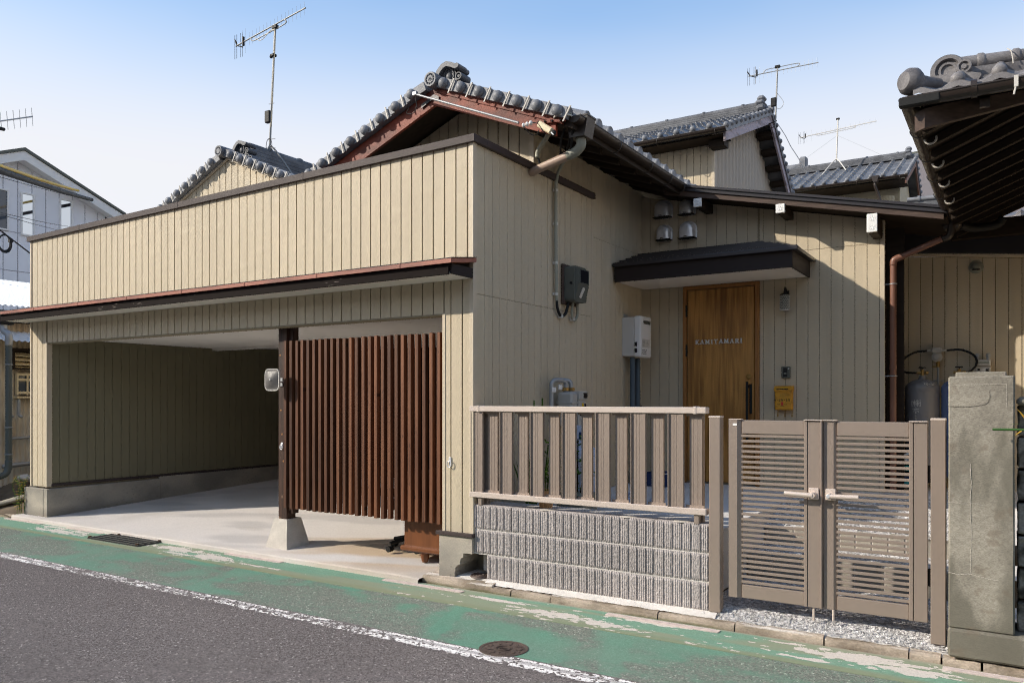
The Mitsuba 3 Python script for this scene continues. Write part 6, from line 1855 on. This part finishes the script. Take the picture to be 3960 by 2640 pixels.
# ridge-end roundel, volute and stacked ridge
ox, oy, oz = -.318, 5.32, 3.372
ro = lathe([(0, -.012), (.034, -.012), (.036, .0), (.048, .0), (.050, -.012), (.062, -.012), (.066, .012), (.086, .012), (.092, .0), (.092, -.11), (0, -.11)], 36, (ox, oy, oz), 'y')
part(BE, 'ridge_roundel', ro, 'm_tile_old', 40)
part(BE, 'ridge_volute', scroll((ox + .085, oy - .02, oz - .0), .040, .14), 'm_tile_old', 40)
part(BE, 'ridge_foot', to_plane(ext(unary_union([Polygon([(-.11, -.06), (.14, -.085), (.16, -.05), (.09, -.03), (-.08, -.02)]).buffer(.012), Point(.12, -.055).buffer(.03)]), .07), (ox, oy + .04, oz - .02), *FRONT), 'm_tile_old', 40)
a, b = np.array([-.30, 5.40, 3.425]), np.array([1.3, 5.78, 3.44])
part(BE, 'ridge_roll', tube([a, (a + b) / 2, b], .042, 14), 'm_tile_old', 40)
for t in (.09, .20, .31, .42):
    c = a + (b - a) * t
    u = (b - a) / np.linalg.norm(b - a)
    part(BE, 'ridge_ring', tube([c - u * .022, c - u * .012, c + u * .012, c + u * .022], [.043, .050, .050, .043], 16), 'm_tile_old', 40)
for i in range(4):
    zz = 3.385 - i * .034
    part(BE, 'ridge_course', hexa([(-.26 + .0 * i, 5.36 - .02 * i, zz - .028), (1.3, 5.72 - .02 * i, zz - .015), (-.26, 5.48, zz - .028), (1.3, 5.86, zz - .015), (-.26, 5.36 - .02 * i, zz), (1.3, 5.72 - .02 * i, zz + .012), (-.26, 5.48, zz), (1.3, 5.86, zz + .012)]), 'm_tile_old')
part(BE, 'ridge_wire', tube(curve([(-.02, 5.42, 3.468), (.0, 5.405, 3.44), (.01, 5.38, 3.36)], 5), .003, 5), 'm_clip')
far = thing('television_aerial', 'tiny aerial tip showing left of the tile boss of the big eave', 'aerial', 'television aerials on the roofs')
part(far, 'boom', tube([(-3.70, 34, 13.54), (-3.2, 34, 13.58)], .012, 6), 'm_black')
for x in (-3.66, -3.58, -3.46):
    part(far, 'element', tube([(x, 34, 13.35), (x, 34, 13.75)], .005, 5), 'm_aerial')

# ---------------------------------------------------------------- left edge: white house, cables, corrugated shed
WH = thing('white_house', 'white panelled two storey house with narrow windows at the left edge', 'house')
HX, kf = -28.0, 28.0 / 17.0
hy = lambda y: y * kf
hz = lambda z: 1.43 + (z - 1.43) * kf
yp, zp = hy(8.19), hz(6.40)
y1, z1 = hy(10.02), hz(5.66)
part(WH, 'wall', poly_prism([(6, 0), (y1, 0), (y1, z1 - .25), (yp, zp - .25), (6, zp - .25 - (yp - 6) * .417)], 'x', HX - 7, HX), 'm_house_white')
for s, ye in ((1, hy(10.26)), (-1, 6.0)):
    ze = zp - abs(ye - yp) * .417
    part(WH, 'bargeboard', poly_prism([(yp, zp + .02), (ye, ze + .02), (ye, ze - .28), (yp, zp - .28)], 'x', HX + .42, HX + .47), 'm_white')
    part(WH, 'roof', poly_prism([(yp, zp + .13), (ye + s * .06, ze + .10), (ye + s * .06, ze + .02), (yp, zp + .03)], 'x', HX - 7, HX + .52), 'm_meter_dark')
    part(WH, 'soffit', poly_prism([(yp, zp - .20), (ye, ze - .20), (ye, ze - .25), (yp, zp - .25)], 'x', HX + .01, HX + .42), 'm_white')
part(WH, 'gutter', tube([(HX - 7, hy(10.30), hz(5.56)), (HX + .5, hy(10.30), hz(5.56))], .07, 8), 'm_black', 40)
for y in np.arange(13.04, 16.6, .452):
    part(WH, 'panel_joint', B(HX, HX + .012, y, y + .018, 3.5, min(zp, zp - abs(y - yp) * .417) - .3), 'm_house_joint')
for z in (hz(4.80), hz(4.02), hz(3.70), hz(3.62)):
    part(WH, 'panel_joint', B(HX, HX + .013, 11, y1, z, z + .018), 'm_house_joint')
for (a, b, z0, z2) in ((7.55, 7.985, 4.84, 5.60), (8.275, 8.487, 4.80, 5.615), (9.045, 9.262, 4.8, 5.655)):
    a, b, z0, z2 = hy(a), hy(b), hz(z0), hz(z2)
    w = uniq(WH + '__window')
    t = .05
    scene[w] = mikit.ply(cat([B(HX + .001, HX + .07, a - t, b + t, z2, z2 + t), B(HX + .001, HX + .07, a - t, b + t, z0 - t, z0), B(HX + .001, HX + .07, a - t, a, z0, z2), B(HX + .001, HX + .07, b, b + t, z0, z2)]), 'm_white')
    part_of(w, 'pane', B(HX + .001, HX + .03, a, b, z0, z2), 'm_window_dark' if a < 13.3 else 'm_mirror_pane')
for lab, a, b, r, m in (('black overhead cable with a thick yellow cover running to the white house roof', (-14, 6.283, 5.279), (-27.4, 15.196, 8.688), .040, 'm_yellow'),
                        ('thick black overhead cable just below the yellow covered one', (-14, 6.283, 5.209), (-27.4, 15.673, 8.472), .060, 'm_black'),
                        ('thin black overhead cable third from the top on the white house', (-14, 6.283, 5.152), (-27.4, 15.704, 8.448), .012, 'm_black'),
                        ('thin wire fourth from the top crossing the white house above its windows', (-14, 6.283, 5.089), (-27.4, 15.58, 8.452), .006, 'm_black'),
                        ('higher of the two thin wires crossing the middle of the narrow windows', (-14, 6.283, 4.505), (-27.4, 15.045, 7.39), .006, 'm_black'),
                        ('lower of the two thin wires crossing the middle of the narrow windows', (-14, 6.283, 4.491), (-27.4, 14.896, 7.183), .006, 'm_black')):
    kk = thing('overhead_cable', lab, 'cable', 'overhead cables in front of the white house')
    a, b = np.array(a), np.array(b)
    P = [a + (b - a) * t - np.array([0, 0, .12 * t * (1 - t)]) for t in np.linspace(0, 1, 9)]
    part(kk, 'line', tube(P, r, 8), m, True)
    if m == 'm_yellow':
        part(kk, 'sleeve_end', tube([a - (b - a) * .02, a + (b - a) * .022], r * 1.12, 8), 'm_black', True)
co = thing('cable_coil', 'coil of black cable hanging on a wire before the white house', 'cable coil')
for i in range(3):
    part(co, 'loop', tube([[-13.4 + .01 * i, 6.264 + .085 * math.cos(a) * (1 + .06 * i), 3.90 + .125 * math.sin(a) * (1 + .05 * i) - .01 * i] for a in np.linspace(0, 6.28, 30)], .011, 6, False), 'm_black', True)
part(co, 'wire', tube(curve([(-13.4, 6.0, 4.22), (-13.4, 6.30, 4.02), (-13.4, 6.75, 3.73)], 6), .012, 6), 'm_black', True)
part(co, 'tie', B(-13.43, -13.37, 6.33, 6.38, 3.92, 3.97), 'm_black')
la = thing('television_aerial', 'comb shaped aerial boom entering at the left edge of the sky', 'aerial', 'television aerials on the roofs')
ap = lambda y, z: np.array([-15.0, y, z])
part(la, 'boom', tube([ap(5.9, 5.84), ap(7.488, 6.559)], .012, 8), 'm_galv', True)
for i in range(10):
    y = 7.478 - i * .105
    z = 6.555 - (7.488 - y) * .453
    part(la, 'element', tube([ap(y - .01, z + .16), ap(y + .015, z - .16)], .0045, 5), 'm_aerial')
part(la, 'bracket', B(-15.03, -14.97, 6.75, 7.02, 6.16, 6.21, .01), 'm_black')
part(la, 'mast', tube([ap(6.8, 3.2), ap(6.8, 6.24)], .02, 8), 'm_galv', True)

SD = thing('corrugated_shed', 'old corrugated metal shed left of the garage with small window and pipes', 'shed')
yy = np.arange(4.4, 8.2, .010)
cg_ = grid(yy, [.0, 1.3, 2.66], lambda a, b: 0 * a)
cv = np.stack([-12.0 + .010 * np.sin(2 * np.pi * cg_.vertices[:, 0] / .076), cg_.vertices[:, 0], cg_.vertices[:, 1]], 1)
part(SD, 'wall', mesh_of(cv, cg_.faces), 'm_corrugated', True)
for nm, x0, z0, x1, z2, lab in (('roof', -11.72, 2.735, -15.6, 3.62, 'white corrugated upper roof'), ('awning', -11.50, 2.235, -12.0, 2.40, 'lower white corrugated awning')):
    yy = np.arange(4.2, 8.4, .010)
    gq = grid(yy, [0, .5, 1], lambda a, b: 0 * a)
    t = gq.vertices[:, 1]
    cv = np.stack([x0 + (x1 - x0) * t, gq.vertices[:, 0], z0 + (z2 - z0) * t + .010 * np.sin(2 * np.pi * gq.vertices[:, 0] / .076)], 1)
    part(SD, nm, mesh_of(cv, gq.faces), 'm_corr_white', True, label=lab)
part(SD, 'eave_board', B(-12.4, -11.85, 4.2, 8.4, 2.52, 2.68), 'm_black')
part(SD, 'upper_wall', B(-15.6, -12.05, 4.4, 8.2, 0, 2.66), 'm_corrugated')
# louvred opening
lf = uniq(SD + '__louvre')
scene[lf] = mikit.ply(cat([B(-11.985, -11.86, 5.66, 6.2, 2.13, 2.16), B(-11.985, -11.86, 5.66, 6.2, 1.86, 1.885), B(-11.985, -11.86, 5.66, 5.685, 1.885, 2.13), B(-11.985, -11.98, 5.68, 6.2, 1.88, 2.13)]), 'm_dark_wood')
for i in range(4):
    z = 2.10 - i * .062
    part_of(lf, 'slat', hexa([(-11.96, 5.69, z - .01), (-11.88, 5.69, z - .055), (-11.96, 6.2, z - .022), (-11.88, 6.2, z - .065), (-11.96, 5.69, z), (-11.88, 5.69, z - .045), (-11.96, 6.2, z - .012), (-11.88, 6.2, z - .055)]), 'm_cream')
wn = uniq(SD + '__window')
scene[wn] = mikit.ply(cat([B(-11.985, -11.93, 5.76, 6.15, z, z + .035) for z in (1.775, 1.70, 1.515)] + [B(-11.985, -11.93, y, y + .02, 1.5, 1.81) for y in (5.745, 5.88, 6.02)] + [B(-11.99, -11.88, 5.72, 6.15, 1.455, 1.478)]), 'm_cream')
part_of(wn, 'pane', B(-11.985, -11.96, 5.765, 6.15, 1.5, 1.80), 'm_window_dark')
for P, r in (([(-11.93, 5.77, 1.44), (-11.93, 5.77, 1.24), (-11.92, 5.78, 1.20), (-11.90, 5.81, 1.19)], .022), ([(-11.93, 5.69, 1.19), (-11.92, 5.66, 1.20), (-11.92, 5.64, 1.16), (-11.92, 5.64, .90), (-11.92, 5.66, .885), (-11.92, 6.1, .90)], .020), ([(-11.9, 5.54, .50), (-11.9, 5.8, .515), (-11.9, 6.1, .53)], .032)):
    part(SD, 'pipe', tube(curve(P, 6), r, 8), 'm_galv', True)
ldp = thing('drain_pipe', 'grey green vertical drainpipe at the far left in front of the shed', 'downpipe')
dpx, dpy = -11.35, 5.36
part(ldp, 'pipe', tube([(dpx, dpy, 2.32), (dpx, dpy, 1.4), (dpx, dpy, .62)], .040, 12), 'm_drain_grey', 40)
part(ldp, 'elbow', tube(curve([(dpx, dpy, .62), (dpx, dpy - .01, .50), (dpx, dpy - .06, .43), (dpx, dpy - .2, .40)], 6), .043, 12), 'm_drain_grey', True)
part(ldp, 'offset', tube(curve([(dpx - .1, dpy - .02, 2.48), (dpx - .08, dpy - .02, 2.36), (dpx, dpy, 2.30), (dpx, dpy, 2.15)], 6), .045, 12), 'm_galv', True)
part(ldp, 'hopper', B(dpx - .18, dpx - .02, dpy - .10, dpy + .09, 2.44, 2.56, .015), 'm_black')
for z in (1.9, 1.06, .70):
    part(ldp, 'bracket', tube([[dpx + .046 * math.cos(a), dpy + .046 * math.sin(a), z] for a in np.linspace(0, 6.28, 16)], .007, 6, False), 'm_galv', True)
sx, sy = np.linspace(-14, -10.44, 40), np.linspace(5.0, 8.2, 30)
so3 = grid(sx, sy, lambda x, y: np.minimum(.30, (y - 5.02) * .42) + .0 * x)
so3.vertices[:, 2] += smooth_noise(so3.vertices, 4, .06, 3) + smooth_noise(so3.vertices, 17, .025, 5) - .02
struct('soil', so3, 'm_soil', 'bare earth strip between shed and garage', True)
rp = thing('rusty_pot', 'rusty round pot on the earth left of the garage', 'pot')
part(rp, 'body', lathe([(0, 0), (.085, 0), (.095, .07), (.11, .10), (.11, .115), (.098, .115), (.085, .02), (0, .02)], 20, (-11.1, 5.52, .16)), 'm_rust', 40)
slb = B(-.30, .32, -.06, .06, -.025, .03, .012).subdivide().subdivide()
slb.vertices += np.stack([smooth_noise(slb.vertices, 14, .014, 2)] * 3, 1)
slb.apply_transform(trimesh.transformations.rotation_matrix(-.32, [0, 1, 0]) @ trimesh.transformations.rotation_matrix(.5, [0, 0, 1]))
slb.apply_translation([-10.95, 5.25, .13])
solo('stone_slab', slb, 'm_concrete', 'broken concrete slab leaning on the earth beside the garage footing', 'slab', 40)
for i, (x, y, z, s) in enumerate(((-11.45, 5.62, .36, .10), (-11.2, 5.75, .38, .08))):
    q = ball((x, y, z), s, 2, (1.3, 1, .5))
    q.vertices += np.stack([smooth_noise(q.vertices, 9, .03, i)] * 3, 1)
    solo('rubble', q, 'm_mortar' if i == 0 else 'm_black', ('pale lump of rubble by the foot of the drainpipe', 'dark crumpled bag on the earth by the shed')[i], 'rubble', 40)
wd2 = thing('weed', 'straggly weed with yellow leaves against the corner of the garage footing', 'plant')
for i in range(6):
    x0, y0 = -10.47 + rng.uniform(-.08, .03), 5.06 + rng.uniform(-.02, .06)
    P = [(x0, y0, .0), (x0 + rng.uniform(-.05, .05), y0 - .02, .18), (x0 + rng.uniform(-.12, .05), y0, .34), (x0 + rng.uniform(-.2, .06), y0 + .02, rng.uniform(.4, .52))]
    C2 = curve(P, 5)
    part(wd2, 'stem', tube(C2, .003, 5), 'm_leaf')
    for j in range(2, len(C2), 1):
        for s in range(2):
            a = rng.uniform(0, 6.28)
            part(wd2, 'leaf', leaf_mesh(C2[j], (math.cos(a), math.sin(a), .4), rng.uniform(.025, .06), .022, .4, 3), 'm_yellow_leaf' if rng.uniform() < .45 else 'm_leaf', True)
gt = thing('grass_tuft', 'tuft of dark arching grass blades by the shed wall', 'plant')
for i in range(26):
    a = rng.uniform(0, 6.28)
    part(gt, 'blade', leaf_mesh((-11.15 + rng.uniform(-.15, .15), 5.78 + rng.uniform(-.12, .12), .26), (.6 * math.cos(a), .6 * math.sin(a), 1), rng.uniform(.25, .5), .014, .55, 6), 'm_leaf', True)

# ---------------------------------------------------------------- unseen houses added to block low sky and bounce warm light, opposite and right
def street_house(label, x0, x1, y0, y1, h, rise, face, wall_m):
    """face: +1 when its front looks towards +Y, -1 towards -Y, 0 towards -X."""
    k = thing('street_house', label, 'house')
    part(k, 'wall', B(x0, x1, y0, y1, 0, h), wall_m)
    ym = (y0 + y1) / 2
    for s in (-1, 1):
        ye = y0 - .6 if s < 0 else y1 + .6
        part(k, 'roof', poly_prism([(ym, h + rise), (ye, h - .15), (ye, h - .03), (ym, h + rise + .14)], 'x', x0 - .5, x1 + .5), 'm_tile_dark')
    part(k, 'gable_wall', poly_prism([(y0, h), (y1, h), (ym, h + rise)], 'x', x0 + .02, x1 - .02), wall_m)
    n = int((x1 - x0) / 2.4)
    for i in range(n):
        for z in (.9, 3.6):
            if z + 1.3 > h:
                continue
            a = x0 + .7 + i * (x1 - x0 - 1) / n
            if face:
                yf = y1 if face > 0 else y0
                w = part(k, 'window', B(a, a + 1.5, yf - .03, yf + face * .05, z, z + 1.2), 'm_white')
                part_of(w, 'pane', B(a + .06, a + 1.44, yf - .03, yf + face * .055, z + .06, z + 1.14), 'm_window_dark')
    return k


street_house('unseen cream house added across the street behind the viewpoint to block low sky, leftmost', -27, -17, -14.5, -6.8, 5.0, 1.3, 1, 'm_house3')
street_house('unseen cream house added across the street behind the viewpoint to block low sky, second from the left', -16, -7, -14, -6.6, 5.2, 1.3, 1, 'm_house3')
street_house('unseen cream house added across the street behind the viewpoint to block low sky, third from the left', -6, 2.5, -14.5, -6.9, 5.0, 1.4, 1, 'm_house3')
street_house('unseen cream house added across the street behind the viewpoint to block low sky, rightmost', 3.5, 14, -14, -6.7, 5.2, 1.3, 1, 'm_house3')
street_house('unseen neighbouring house added beyond the big dark eave to block sky and bounce warm light', 1.3, 10, 6.7, 14, 3.9, 1.2, 0, 'm_added_neighbour')
